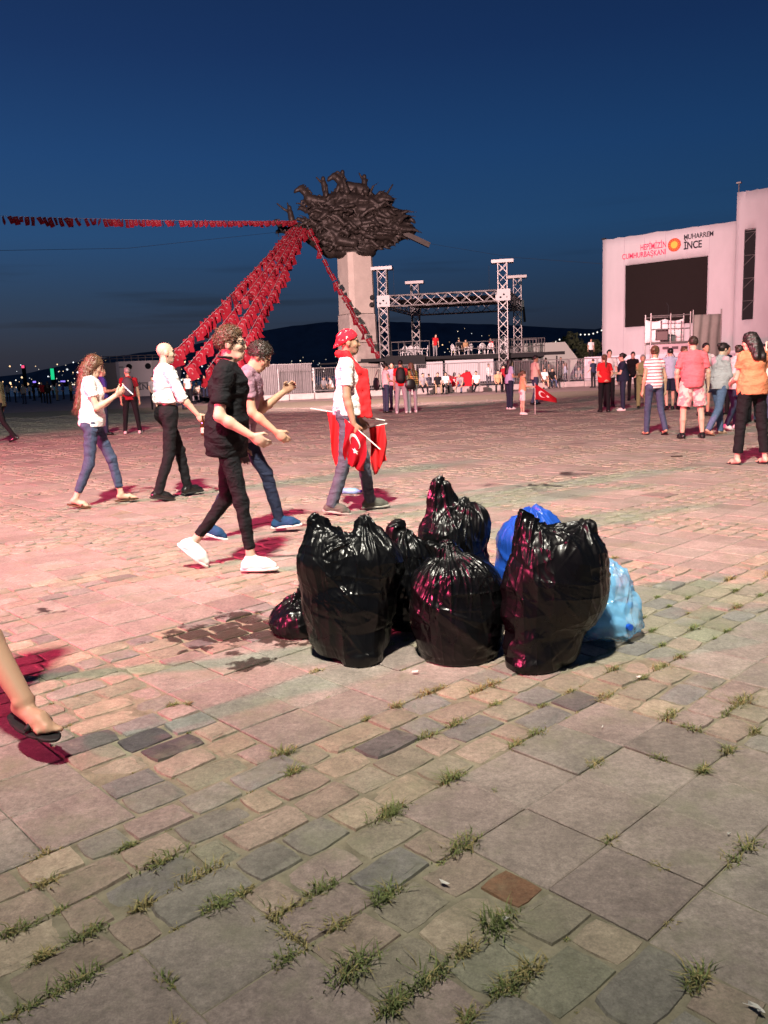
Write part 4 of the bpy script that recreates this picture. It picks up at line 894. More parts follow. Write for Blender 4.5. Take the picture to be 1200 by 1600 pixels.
# bald man with a bottle
e, J, at_ = person('bald man in white shirt with rolled sleeves and black trousers, carrying a bottle', (-2.36, 9.16), -58, 1.76, dict(step(.32, .24, 'l'), ar=((.30, .30, -1), (.16, .75, -.95)), al=((-.20, -.10, -1), (-.05, .15, -1)), head_yaw=-8),
    'light', dict(mat=WHITE, sleeve='half', hem=0.10, loose=.026), dict(mat=BLACK, belt=True, fit=.98), SH_BLACK, None, .0095, False, .005, FRONT, beard=.5, curl=(1.0, 1.1), seed=4)
hb = to_world(e, J['wrr'] + J['hdr'] * .075)
bt = empty('beer_bottle', hb + Vector((0.01, -.01, -.15)), 0, 'small brown glass bottle hanging from the bald man\'s hand', 'bottle')
MB().lathe([(.026, -.03), (.030, -.02), (.030, .08), (.022, .11), (.012, .14), (.011, .185), (.013, .19)], 16).build('body', mat('brown_glass', (.06, .018, .006), .08, spec=.8), bt, True); MB().lathe([(.0305, .0), (.0305, .06)], 16).build('paper_label', mat('bottle_label', (.5, .42, .36), .6), bt)

# two young men passing behind the bags
e, J, at_ = person('young man in black tee and black trousers with white sneakers and glasses', ((-0.97, 5.53)[0] - .07, (-0.97, 5.53)[1]), -90, 1.66, dict(lr=((.03, .22, -1), (.01, .10, -1)), ll=((-.03, -.12, -1), (.0, -.75, -.9)), fl=(0, .8, -.7), ar=((.22, -.12, -1), (-.12, .85, -.5)), al=((-.15, -.2, -1), (0, .3, -1)), torso=(0, .10, 1)),
    'light', dict(mat=BLACK, hem=-.14, frac=.72, loose=.028), dict(mat=BLACK, fit=.84, cuff=.046, len='crop'), SH_WHITE, dict(kind='short', color='brown', vol=.015), .009, False, 0, FRONT, seed=5)
strands(e, J, 2200, .035, False, 2)
gl = MB(); 
for sg in (-1, 1):
    c = at_(sg * .034, .094, .003); ring = [Vector(c + J['hr'] * math.cos(a) * .024 + J['hu'] * math.sin(a) * .019) for a in np.linspace(0, 2 * math.pi, 13)]
    gl.path(ring, .0025, 5); gl.tube(at_(sg * .058, .092, .01), at_(sg * .082, -.01, .012), .0025, 5)
gl.tube(at_(-.010, .098, .006), at_(.010, .098, .006), .0025, 5)
gl.build('glasses', mat('glasses_frame', (.02, .02, .02), .3), e)
blob('necklace', [el(J['neck'] + J['T'] * .055, (.066, .066, .05), J['M'])], .008, mat('choker', (.012, .012, .012), .5), e, [(J['neck'] + J['T'] * .062, J['T']), (J['neck'] + J['T'] * .046, -J['T'])])
e, J, at_ = person('young man in light pink tee and navy jeans with blue shoes, head bowed', (-1.17, 6.75), -88, 1.68, dict(step(.50, .34, 'l', .7), ar=((.15, .12, -1), (-.02, .85, -.5)), al=((-.10, .30, -1), (.15, .72, .70)), torso=(0, .30, 1), head_pitch=-30),
    'tan', dict(mat=cloth('mauve', (.30, .17, .22)), hem=-.10, loose=.020), dict(mat=NAVY, fit=.9), SH_BLUE, dict(kind='short', color='dark', vol=.016), .0105, False, 0, FRONT, seed=6)
strands(e, J, 2000, .035, False, 3)

# man with bandana, scarf and flags
e, J, at_ = person('man in red bandana and long red scarf, white tee and grey jeans, carrying red flags', (-0.30, 7.77), -88, 1.74, dict(step(.27, .25, 'l', .15), ar=((.10, -.06, -1), (.04, .22, -1)), al=((-.14, .05, -1), (-.05, .35, -1))),
    'brown', dict(mat=WHITE, hem=-.03, frac=.66, loose=.016), dict(mat=GREYJ, fit=1.0, cuff=.056), SH_GREY, None, .0085, False, 0, FRONT, beard=.45, curl=(1.15, 1.25), seed=7)
BAND = e
Mh = np.stack([J['hr'], J['hf'], J['hu']]); M_BANDANA = spotted('bandana_print', (.60, .012, .03), (.7, .5, .48), 38, .62)
blob('bandana', [el(at_(0, -.016, .034), (.086, .106, .100), Mh), rc(at_(0, -.10, -.01), at_(0, -.125, -.045), .035, .028), el(at_(0, -.12, -.06), (.03, .025, .035), Mh)], .009, M_BANDANA, e, [(at_(0, .07, .048), unit(J['hf'] * .75 - J['hu'] * .66)), (at_(0, .0, .012), unit(-J['hu'] + J['hf'] * .42))] , folds=.004, seed=2)
sc = []
n0 = J['neck'] + J['T'] * .045
for sg in (-1, 1):
    a = n0 - J['Yt'] * .07; b = n0 + J['Xt'] * sg * .075 - V3(0, 0, .01); c = J['chest'] + J['Xt'] * sg * .10 + J['Yt'] * .10 + V3(0, 0, .05)
    dn = J['pel'] + J['Xt'] * sg * .10 + J['Yt'] * .13 + V3(0, 0, -.04 if sg > 0 else .12)
    sc += [rc(a, b, .030, .034, .03), rc(b, c, .034, .038, .03)] + [rc(c + J['Yt'] * q, dn + J['Yt'] * q * 1.2, .019, .018, .02) for q in (-.035, .0, .035, .065)]
blob('scarf', sc, .009, M_RED, e, folds=.006, seed=9)
hand = to_world(e, J['wrr'] + J['hdr'] * .085); hand2 = to_world(e, J['wrl'] + J['hdl'] * .085)
M_STICK = mat('flag_stick_white', (.7, .68, .64), .5)
def hand_flag(a, b, out, label, ragged, wdt, m=M_FLAG, drop=.42, s0=.06):
    """stick from a to b, the cloth hanging from its upper part"""
    a, b = Vector(a), Vector(b); r_ = empty('hand_flag', a, 0, label, 'flag', 'red flags carried in the hand')
    MB().tube((0, 0, 0), b - a, .006, 8).build('stick', M_STICK, r_)
    o = Vector(out); d = b - a
    def fn(u, v):
        p = d * (s0 + (1 - v) * wdt); sag = Vector((0, 0, -1)) * u * drop * (1 - .25 * v); return p + o * u + sag + Vector((math.sin(u * 7 + v * 5) * .02 * u, math.sin(u * 7 + v * 13 + ragged) * .05 * (.3 + u) - .03, 0))
    sheet('cloth', fn, 16, 12, m, r_, .0015); return r_
hx = Vector(hand)
hand_flag(hx + Vector((.22, -.10, -.16)), hx + Vector((-.20, .10, .22)), (-.02, -.02, 0), 'red flag with white crescent drooping from the stick in the bandana man\'s near hand', 0.4, .46, s0=.30)
hand_flag(Vector(hand2) + Vector((.22, .0, .06)), Vector(hand2) + Vector((-.50, .08, .20)), (.06, .03, 0), 'second red flag trailing behind the bandana man on a white stick', 1.7, .26, M_RED, .60, .52)
hand_flag(Vector(hand2) + Vector((.24, -.02, .03)), Vector(hand2) + Vector((-.2, .03, -.05)), (.02, .0, 0), 'third red flag hanging in front of the bandana man\'s far leg', 2.9, .34, M_RED, .46)

# walker at the left edge, only a bare leg in the picture
e, J, at_ = person('person in shorts and black sandals striding in at the left edge, bare leg showing', (-1.73, 3.12), -118, 1.80, dict(lr=((.03, .75, -1), (.01, .78, -1)), ar=((.1, -.5, -1), (0, -.2, -1)), al=((-.1, -.3, -1), (0, -.1, -1)), ll=((-.03, -.35, -1), (-.01, -.85, -1)), fr=(0.15, 1, -.12), lift=.0),
    'tan', dict(mat=OLIVE), dict(mat=KHAKI, len='shorts'), SANDAL_K, dict(kind='short', color='dark'), .0095, group=FRONT, seed=8)

# mid-ground, left
person('man in olive shirt and black trousers striding out at the left edge of the square', (-9.11, 19.85), 85, 1.78, dict(step(.55, .5, 'r'), torso=(0, .06, 1)), 'tan', dict(mat=OLIVE, sleeve='long'), dict(mat=BLACK, fit=.9), SH_BLACK, dict(kind='short', color='dark'), .018, group=FRONT, seed=10)
person('man with shaved head in blue polo and jeans, standing behind the woman with the phone', (-7.12, 21.33), -60, 1.76, dict(STAND, ar=((.15, .1, -1), (-.3, .9, .1)), al=((-.15, .1, -1), (.3, .9, .1))), 'tan', dict(mat=BLUEP, hem=-.05), dict(mat=DKJ), SH_BLACK, dict(kind='ring', color='black'), .016, group=FRONT, seed=11, beard=.5, fat=.02)
eB, JB, aB = person('man in maroon shirt and black trousers seen from behind, wearing a grey backpack', (-6.46, 21.43), 6, 1.74, dict(ll=((-.12, 0, -1), (-.10, 0, -1)), lr=((.12, 0, -1), (.10, 0, -1)), head_yaw=25), 'tan', dict(mat=MAROON), dict(mat=BLACK), dict(kind='shoe', mat=mat('shoe_pinkish', (.6, .5, .5), .6)), dict(kind='short', color='grey'), .016, group=FRONT, seed=12)
def backpack(e, J, m, label, w=.15, hgt=.22, d=.09):
    c = J['chest'] - J['T'] * .08 - J['Yt'] * (.155); r_ = empty('backpack', to_world(e, c), e.rotation_euler.z, label, 'backpack', 'backpacks worn on the square')
    blob('pack', [el((0, 0, .04), (w, d, hgt), k=.05), el((0, -.02, -.10), (w * .95, d, hgt * .6), k=.05)], .015, m, r_); blob('pocket', [el((0, -d * .85, -.09), (w * .75, .035, hgt * .42))], .015, m, r_)
    for sg in (-1, 1):
        mb = MB(); p = [Vector(q) for q in ((sg * .09, .05, .2), (sg * .10, .13, .27), (sg * .10, .27, .22), (sg * .12, .30, .05), (sg * .14, .12, -.13))]; mb.path(p, .016, 6); mb.build('strap', m, r_)
    return r_
backpack(eB, JB, mat('pack_grey', (.05, .05, .06), .7), 'dark grey backpack on the man in maroon')

# far left: dim crowd by the water
rgc = np.random.RandomState(3)
for k, (pt, tm, bm, yw, nm) in enumerate([((-35.29, 78.90), GREY, BLACK, 40, 'grey top'), ((-32.48, 74.02), WHITE, BLACK, -70, 'white top with a bent stance'), ((-28.55, 66.66), GREY, NAVY, 170, 'grey shirt standing tallest of the far-left crowd'), ((-33.56, 80.63), BLACK, BLACK, 90, 'black clothes with folded arms'), ((-26.93, 66.36), MAROON, BLACK, -160, 'dark red top'), ((-25.16, 63.05), BLACK, BLACK, 20, 'long black dress-like clothes'), ((-29.40, 75.67), GREY, KHAKI, -90, 'grey top and khaki trousers'), ((-31.04, 81.52), BLUEP, BLACK, 120, 'dark blue top nearest the white ferry')]):
    person('distant person in ' + nm + ', in the dim far-left crowd', pt, yw, 1.62 + .16 * rgc.rand(), dict(STAND, head_yaw=rgc.uniform(-40, 40), ar=((.15, .1, -1), (-.2, rgc.uniform(.2, 1), -.5))), 'tan', dict(mat=tm, sleeve=('short', 'long')[k % 2]), dict(mat=bm), SH_BLACK, dict(kind=('short', 'long', 'short', 'tail')[k % 4], color='dark'), .03, group='dim crowd at the far left', seed=20 + k)
# seated along the kerb and on chairs
def chair(loc, yaw, label, group, z=0.0):
    r_ = empty('plastic_chair', (loc[0], loc[1], z), R(yaw), label, 'chair', group); m = mat('white_plastic', (.72, .70, .69), .45)
    MB().box((0, 0, .43), (.44, .42, .03)).build('seat', m, r_)
    bk = MB()
    for i in range(9):
        t = math.pi * i / 8; t2 = math.pi * (i + 1) / 8
        if i < 8: bk.tube((-.20 * math.cos(t), -.20 - .05, .62 + .24 * math.sin(t)), (-.20 * math.cos(t2), -.25, .62 + .24 * math.sin(t2)), .022, 6)
    for x in (-.2, .2): bk.tube((x, -.2, .43), (x, -.25, .63), .022, 6)
    for x in (-.10, 0, .10): bk.box((x, -.235, .63), (.055, .014, .40))
    bk.build('backrest', m, r_)
    for sx in (-1, 1):
        for sy in (-1, 1): MB().tube((sx * .18, sy * .17, .42), (sx * .23, sy * .22, 0), .026, 6, .02).build('leg', m, r_)
        MB().path([Vector((sx * .22, -.22, .64)), Vector((sx * .24, .12, .64)), Vector((sx * .23, .19, .43))], .02, 6).build('armrest', m, r_)
    return r_
SEAT = 'people sitting along the kerb'
def sit(p, tm, bm, yw, label, H=1.68, fem=False, hair='short', hc='black', sleeve='short', chairlab=None, blen='long', skin='tan', dz=0.0, lean=.25, legs=None):
    x, y = p; ps = dict(SIT, torso=(0, lean, 1), al=((-.15, .35, -1), (.12, .95, -.35)), ar=((.15, .35, -1), (-.12, .95, -.35)))
    if legs: ps.update(legs)
    person(label, (x, y), yw, H, ps, skin, dict(mat=tm, sleeve=sleeve), dict(mat=bm, len=blen), SH_BLACK, dict(kind=hair, color=hc), .027, fem, 0, SEAT, seed=int(abs(x) * 10))
    if chairlab: chair((x, y), yw, chairlab, 'white plastic chairs')
sit((-11.72, 82.19), BLACK, DKJ, 170, 'seated man in black top at the far left end of the kerb')
sit((-9.61, 78.41), WHITE, DKJ, 175, 'seated woman in white top on a chair by the metal fence', fem=True, hair='bun', chairlab='white plastic chair under the woman in white by the metal fence')
sit((-8.95, 80.11), GREY, GREY, -95, 'person in grey sitting sideways on a white plastic chair by the metal fence', chairlab='white plastic chair turned sideways by the metal fence')
sit((-4.34, 55.08), BLACK, BLACK, 165, 'woman in black seated on a white chair, hand to her chin', fem=True, hair='long', chairlab='white plastic chair behind the woman in black by the fence')
sit((-3.64, 54.07), GREY, BLACK, -160, 'person in grey top seated next to the woman in black')
sit((-3.10, 54.87), WHITE, TANC, 110, 'dark-haired person in white seated facing left behind the bandana man')
sit((-11.32, 51.65), CREAM, GREY, 175, 'person in cream top crouching on the ground beyond the two young men', hair='bun', fem=True)
sit((-9.24, 38.65), REDC, NAVY, 180, 'person in red seated under the hanging flag strings')
sit((2.49, 48.07), GREY, BLACK, 200, 'man in grey top sitting on the kerb with one leg stretched out', legs=dict(lr=((.2,1,-.15),(.2,.9,-.7))))
sit((3.39, 48.18), BLACK, KHAKI, 185, 'man in black tee and khaki trousers sitting on the kerb')
sit((4.05, 50.32), WHITE, BLACK, 175, 'curly-haired woman in white top and black skirt-like trousers on the kerb', fem=True, hair='long')
sit((4.89, 48.93), GREY, JEANS, 150, 'man in grey and jeans bending forward on the kerb, flag over his shoulder', lean=.8, hc='grey', legs=dict(lr=((.2,1,-.3),(.1,.9,-.6))))
sit((5.78, 49.09), WHITE, BLACK, 160, 'person in pale top on the kerb to the right of the draped flag', legs=dict(ll=((.1,1,-.3),(.1,.7,-.7))))
sit((6.78, 47.36), TANC, BLACK, 180, 'man in beige shirt seated on the kerb left of the lavender top')
sit((10.36, 52.05), WHITE, KHAKI, 185, 'bald-browed man in white tee and shorts seated on the kerb, pair\'s left one', blen='shorts')
sit((11.02, 52.93), BLACK, JEANS, 190, 'man in black tee and jeans seated on the kerb, pair\'s right one')
sit((13.74, 57.25), GREY, DKJ, 180, 'person in grey top seated on the kerb left of the woman in red')
sit((14.56, 58.24), BLACK, BLACK, 170, 'person in black seated on the kerb just behind the woman in red')

# more of the dim crowd and loose groups before the barriers
FAR = [((-44.65, 98.55), WHITE, BLACK, 60, 'white top, second row of the dim far-left crowd'), ((-45.28, 104.60), BLACK, JEANS, 10, 'black top and jeans, second row of the dim far-left crowd'), ((-40.19, 95.38), CREAM, BLACK, -30, 'cream top, second row of the dim far-left crowd'), ((-42.46, 103.63), NAVY, BLACK, 150, 'navy top, second row of the dim far-left crowd'), ((-36.61, 93.18), WHITE, DKJ, 80, 'white top and dark jeans, second row of the dim far-left crowd'), ((-27.10, 72.93), TANC, BLACK, -100, 'tan top beyond the woman with the phone'),
    ((-10.94, 40.17), GREY, BLACK, 200, 'grey top just left of the bald man'), ((-11.29, 45.38), NAVY, GREYJ, 160, 'navy top under the flag strings'), ((-10.75, 46.73), WHITE, BLACK, 185, 'white top under the flag strings'), ((-11.01, 52.51), MAROON, DKJ, 170, 'maroon top behind the young man in black'), ((-6.59, 61.86), NAVY, BLACK, 190, 'navy top by the corrugated hoarding'), ((-5.97, 62.83), PINK, BLACK, 150, 'pink top by the corrugated hoarding'),
    ((3.27, 53.43), NAVY, BLACK, 20, 'navy top before the stage banner'), ((5.05, 56.22), CREAM, DKJ, -40, 'cream top before the stage banner'), ((5.92, 54.55), BLACK, BLACK, 100, 'black top before the stage banner'), ((7.18, 54.22), WHITE, NAVY, -150, 'white top left of the right-hand tower'), ((7.27, 48.19), MAROON, BLACK, 30, 'maroon top behind the woman in lavender'), ((12.78, 56.74), LBLUE, DKJ, 60, 'light blue top by the barriers'),
    ((12.70, 49.11), NAVY, BLACK, 30, 'navy top left of the woman in red'), ((9.12, 29.79), BLACK, BLACK, 160, 'black top between navy top and tan tunic'), ((8.40, 22.91), CREAM, BLACK, 190, 'cream top behind the stocky man in pink'), ((8.36, 20.04), NAVY, BLACK, 200, 'navy top behind the grey hooded top'), ((7.94, 17.11), WHITE, JEANS, 170, 'white top behind the woman in orange')]
for k, (pt, tm, bm, yw, nm) in enumerate(FAR):
    far = pt[1] > 40; low = k in (10, 11, 12, 13, 14)
    ps = dict(SIT, torso=(0, .25, 1), al=((-.15, .35, -1), (.12, .95, -.35)), ar=((.15, .35, -1), (-.12, .95, -.35))) if low else dict(STAND, head_yaw=rgc.uniform(-50, 50), ar=((.15, .1, -1), (-.2, rgc.uniform(.1, 1), -.5)), al=((-.15, .1, -1), (.2, rgc.uniform(.1, 1), -.6)))
    person(('seated' if low else 'standing') + ' distant person in ' + nm, pt, yw, 1.58 + .2 * rgc.rand(), ps, ('tan', 'light', 'brown')[k % 3], dict(mat=tm, sleeve=('short', 'long')[k % 2]), dict(mat=bm), SH_BLACK, dict(kind=('short', 'long', 'short', 'bun')[k % 4], color=('dark', 'black', 'brown')[k % 3]), .03 if far else .02, k % 4 in (1, 3), group='distant people about the square', seed=120 + k)
# standing groups in the middle
MID = 'people standing about in the middle of the square'
person('dark-haired woman in white vest and jeans with black shoulder bag, near the tower', (0.21, 27.71), -65, 1.66, dict(STAND, ar=((.15, .2, -1), (-.1, .9, -.1)), head_yaw=-10), 'tan', dict(mat=WHITE, sleeve='none'), dict(mat=JEANS), SH_BLACK, dict(kind='bun', color='black'), .02, True, group=MID, seed=41)
person('man in grey-pink tee half hidden behind the black backpack, in the group by the tower', (0.51, 29.95), 150, 1.72, dict(STAND), 'tan', dict(mat=LPINK), dict(mat=NAVY), SH_BLACK, dict(kind='short', color='black'), .02, group=MID, seed=42)
eB, JB, aB = person('young man in red top and pale trousers with a black backpack, back turned', (0.71, 26.86), -5, 1.74, dict(ll=((-.10, 0, -1), (-.06, 0, -1)), lr=((.10, 0, -1), (.06, 0, -1))), 'tan', dict(mat=REDC), dict(mat=PALEJ, fit=1.15), SH_WHITE, dict(kind='short', color='black'), .02, group=MID, seed=43)
backpack(eB, JB, mat('pack_black', (.012, .012, .013), .6), 'black backpack on the young man in red top', .16, .24)
person('woman in yellow and black striped blouse and pale trousers with a black bag', (1.07, 27.01), 20, 1.64, dict(STAND, head_yaw=30), 'light', dict(mat=striped('tiger_blouse', (.62, .36, .12), (.05, .03, .02), 16, .3), sleeve='long'), dict(mat=PALEJ), SH_WHITE, dict(kind='long', color='light', length=.22), .02, True, group=MID, seed=44)
def shoulder_bag(loc, yaw, m, label, w=.30, hgt=.26, strap=.5, lean=0.1):
    r_ = empty('shoulder_bag', loc, yaw, label, 'bag', 'bags carried over the shoulder')
    blob('bag', [el((0, 0, 0), (w / 2, .06, hgt / 2), k=.03), el((0, 0, -hgt * .2), (w / 2 * 1.05, .065, hgt * .35), k=.03)], .02, m, r_)
    MB().path([Vector((-w * .4, 0, hgt * .35)), Vector((-w * .15, lean, strap)), Vector((w * .15, lean, strap)), Vector((w * .4, 0, hgt * .35))], .012, 6).build('strap', m, r_); return r_
M_LEATHER = mat('black_leather', (.013, .012, .012), .4, spec=.5)
x, y = (0.21, 27.71); shoulder_bag((x - .30, y - .12, .98), R(-60), M_LEATHER, 'black shoulder bag of the woman in the white vest', .36, .42, .45)
x, y = (1.07, 27.01); shoulder_bag((x - .06, y - .26, .95), R(10), M_LEATHER, 'black shoulder bag of the woman in the striped blouse', .34, .34, .46)
person('woman with long black hair in lavender top and dark jeans, beside the child', (4.20, 26.66), -75, 1.64, dict(STAND, ar=((.12, .15, -1), (-.2, .9, .0)), al=((-.12, .15, -1), (.2, .9, .0))), 'tan', dict(mat=LAV), dict(mat=DKJ, fit=1.1), SH_WHITE, dict(kind='long', color='black', length=.3), .017, True, group=MID, seed=45, fat=.02)
person('man in white polo and blue jeans, behind the child with the flag', (5.49, 29.19), -70, 1.76, dict(step(.2, .2), ar=((.15, .15, -1), (-.1, .5, -.8)), head_yaw=-15), 'brown', dict(mat=CREAM), dict(mat=JEANS), SH_BLACK, dict(kind='short', color='black'), .017, group=MID, seed=46)
eK, JK, aK = person('child in orange top and white shorts holding a flag on a stick', (4.05, 23.40), -80, 1.24, dict(STAND, ar=((.12, .35, -1), (.05, 1, -.1)), al=((-.15, .2, -1), (.1, .9, -.2))), 'light', dict(mat=PEACH, sleeve='none', hem=-.03), dict(mat=WHITE, len='shorts', fit=.9), SH_WHITE, dict(kind='tail', color='brown', length=.2), .014, True, group=MID, seed=47)
kh = to_world(eK, JK['wrr'] + JK['hdr'] * .07)
kf = empty('hand_flag', (kh.x, kh.y, 0), 0, 'flag with white crescent drooping from the stick the child holds', 'flag', 'red flags carried in the hand')
MB().tube((0, 0, .0), (0, 0, kh.z + .12), .009, 8).build('stick', M_STICK, kf)
sheet('cloth', lambda u, v: Vector((u * .62 + .0, math.sin(u * 6 + v * 2) * .05 * u, (kh.z + .10) - (1 - v) * .44 * (1 - .72 * u) - u * .44)), 20, 14, M_FLAG, kf, .0015)

# right-hand cluster
RG = 'people gathered in front of the big screen'
person('woman in red shirt and black trousers with hands behind her back, back turned', (6.29, 23.12), 4, 1.62, dict(STAND, al=((-.30, -.25, -1), (.75, -.35, -.6)), ar=((.30, -.25, -1), (-.75, -.35, -.6))), 'tan', dict(mat=REDC, loose=.03), dict(mat=BLACK, fit=1.1), SH_BLACK, dict(kind='tail', color='brown', length=.4), .017, True, group=RG, seed=51, fat=.03)
person('man in white shirt facing the camera behind the woman in red', (7.18, 25.87), 175, 1.80, dict(STAND), 'light', dict(mat=WHITE), dict(mat=BLACK), SH_BLACK, dict(kind='short', color='black'), .018, group=RG, seed=52)
eF, JF, aF = person('woman in navy top and jeans holding a bouquet, facing left', (6.89, 23.41), 78, 1.64, dict(STAND, al=((-.1, .3, -1), (.25, .95, .1)), ar=((.1, .3, -1), (-.25, .95, .15))), 'light', dict(mat=NAVY, loose=.03), dict(mat=DKJ), SH_WHITE, dict(kind='bun', color='black'), .017, True, group=RG, seed=53, fat=.03)
bq = to_world(eF, (JF['wrr'] + JF['wrl']) / 2 + np.array([0, .14, .03])); bo = empty('bouquet', bq, 0, 'small bouquet of white and red roses held by the woman in navy', 'bouquet')
lv = MB(); rgb_ = np.random.RandomState(4)
for i in range(30):
    a, b_ = rgb_.uniform(0, 6.28), rgb_.uniform(.03, .13); z0 = rgb_.uniform(0, .12); lv.tube((0, 0, -.1), (b_ * math.cos(a), b_ * math.sin(a), z0), .006, 4, .012)
lv.build('leaves', mat('leaf_green', (.04, .08, .02), .6), bo)
for i in range(9):
    a, b_ = rgb_.uniform(0, 6.28), rgb_.uniform(.02, .12); MB().lathe([(.012, -.02), (.032, 0), (.034, .02), (.015, .035)], 8, (b_ * math.cos(a), b_ * math.sin(a), rgb_.uniform(.06, .16))).build('blossom', mat('petal_white', (.75, .7, .62), .6) if i % 3 else mat('petal_red', (.5, .02, .03), .6), bo, True)
person('woman in tan tunic and trousers facing the camera, behind the striped top', (7.75, 24.37), 172, 1.58, dict(STAND, al=((-.1, .2, -1), (.5, .8, -.1)), ar=((.1, .2, -1), (-.5, .8, -.1))), 'tan', dict(mat=TANC, hem=-.2, loose=.03), dict(mat=TANC, fit=1.15), SH_BLACK, dict(kind='short', color='grey', low=.03), .018, True, group=RG, seed=54)
person('woman in white tee with red stripes and jeans, back turned', (5.04, 15.16), 10, 1.64, dict(step(.10, .30, 'l'), al=((-.2, .0, -1), (-.05, .2, -1)), ar=((.28, -.05, -1), (.1, .15, -1)), head_yaw=-40), 'tan', dict(mat=striped('red_stripe_tee', (.72, .70, .69), (.50, .10, .13), 17, .32), frac=.35, hem=-.06), dict(mat=JEANS, fit=.96, cuff=.058), SANDAL_K, dict(kind='bun', color='light'), .013, True, group=RG, seed=55)
person('man in light blue tee and navy shorts walking away, beyond the pink tee', (8.02, 22.83), -8, 1.72, dict(step(.2, .2, 'r'), ar=((.18, .3, -1), (-.1, .9, -.2))), 'light', dict(mat=LBLUE, loose=.028), dict(mat=NAVY, len='shorts', fit=1.15), SH_BLACK, dict(kind='short', color='black'), .017, group=RG, seed=56)
person('stocky man in pink tee and pale patterned shorts, back turned', (5.34, 14.10), -4, 1.76, dict(ll=((-.10, .05, -1), (-.03, -.02, -1)), lr=((.12, -.03, -1), (.05, -.1, -1)), al=((-.32, .02, -1), (.15, .35, -1)), ar=((.32, .02, -1), (.10, .25, -1)), head_yaw=-5), 'light', dict(mat=PINK, loose=.03, hem=-.10, frac=.75), dict(mat=spotted('pale_shorts_print', (.62, .52, .46), (.58, .25, .27), 9, .52), len='shorts', fit=1.3), SH_BLACK, dict(kind='short', color='dark', vol=.008), .012, group=RG, seed=57, fat=.035)
person('dark-haired man in white tee, mostly hidden behind the stocky man in pink', (7.80, 19.85), 190, 1.76, dict(STAND), 'tan', dict(mat=WHITE), dict(mat=NAVY, len='shorts'), SH_BLACK, dict(kind='short', color='black'), .02, group=RG, seed=58)
person('dark-haired woman in grey hooded top and blue jeans walking with folded arms', (6.02, 14.65), -72, 1.66, dict(step(.25, .42, 'l'), al=((-.12, .2, -1), (.75, .7, .0)), ar=((.12, .2, -1), (-.75, .7, .0)), head_pitch=-14, torso=(0, .06, 1)), 'light', dict(mat=HOODIE, sleeve='long', loose=.03, hem=-.1), dict(mat=cloth('mid_jeans', (.10, .14, .24), noise=.25), fit=1.08), dict(kind='sandal', mat=mat('sandal_tan', (.35, .2, .12), .6)), dict(kind='bun', color='black'), .0125, True, group=RG, seed=59, fat=.02)
person('dark-haired woman in pale top and dark jeans beside the woman in grey hooded top', (6.64, 15.48), -70, 1.62, dict(step(.3, .35, 'l'), head_pitch=-25, torso=(0, .12, 1)), 'light', dict(mat=cloth('pale_top', (.55, .52, .52)), sleeve='long', hem=-.14, loose=.03), dict(mat=DKJ), SH_WHITE, dict(kind='bun', color='dark'), .014, True, group=RG, seed=60)
person('person in red top seen between the pale top and the orange top', (7.65, 17.30), 120, 1.60, dict(STAND), 'light', dict(mat=cloth('coral', (.6, .16, .10))), dict(mat=BLACK), SH_BLACK, dict(kind='bun', color='black'), .018, True, group=RG, seed=61)
person('woman in orange top and black cropped trousers with sandals, back turned', (4.64, 10.28), 12, 1.67, dict(ll=((-.10, .05, -1), (-.06, .02, -1)), lr=((.12, -.05, -1), (.07, -.10, -1)), al=((-.10, .3, -1), (.3, .8, -.2)), ar=((.20, .2, -1), (-.1, .7, -.4)), head_yaw=35, head_pitch=-12), 'light', dict(mat=ORANGE, hem=-.05, frac=.5, loose=.03), dict(mat=BLACK, len='crop', fit=1.06, cuff=.06), SANDAL_K, dict(kind='long', color='black', length=.16), .010, True, group=RG, seed=62, fat=.02)
x, y = (5.74, 12.07); shoulder_bag((x, y, 1.12), R(20), CREAM, 'cream tote bag at the right edge beside the woman in orange', .30, .42, .42)

# ------------------------------------------------------------------ kerb, barriers, stage
M_CONC = mat('kerb_concrete', (0.36, 0.32, 0.30), 0.9, noise=0.2, nscale=3, bump=0.3, bscale=20)
KA, KB = Vector((-9.5, 46.6, 0)), Vector((19.0, 55.6, 0)); KD = (KB - KA).normalized(); KN = Vector((-KD.y, KD.x, 0)); KYAW = math.atan2(KD.y, KD.x)
kerb = mesh('kerb', [KA + KN * .05, KB + KN * .05, KB + KN * 12, KA + KN * 12] and [tuple(KA + KN * .35 + Vector((0, 0, .30))), tuple(KB + KN * .35 + Vector((0, 0, .30))), tuple(KB + KN * 40 + Vector((0, 0, .30))), tuple(KA + KN * 40 + Vector((0, 0, .30)))], [(0, 1, 2, 3)], mat('stage_ground', (0.13, 0.11, 0.10), 0.9, noise=0.25, nscale=2))
tag(kerb, kind='structure')
kb_me = None; n = int((KB - KA).length / 1.5)
for i in range(n):
    c = KA + KD * (i + .5) * 1.5
    if kb_me is None:
        o = MB().box((0, 0, .16), (1.46, .38, .36)).build('kerb_stone', M_CONC, kerb); bv = o.modifiers.new('bevel', 'BEVEL'); bv.width = .03; kb_me = o.data
    else:
        o = link('kerb_stone', kb_me, kerb); bv = o.modifiers.new('bevel', 'BEVEL'); bv.width = .03
    o.location = c + KN * .19 + Vector((0, 0, -.008 * (i % 3))); o.rotation_euler = (0, 0, KYAW + .01 * ((i * 7) % 5 - 2))
M_GALV = mat('galvanised_steel', (0.30, 0.285, 0.28), 0.45, metal=0.6, noise=0.15, nscale=8)
fr, ba = MB(), MB()
for x in (-1.05, 1.05): fr.tube((x, 0, 0), (x, 0, 1.5), .025, 6); fr.box((x, 0, .02), (.06, .5, .03))
for z in (.14, 1.48): fr.tube((-1.05, 0, z), (1.05, 0, z), .025, 6)
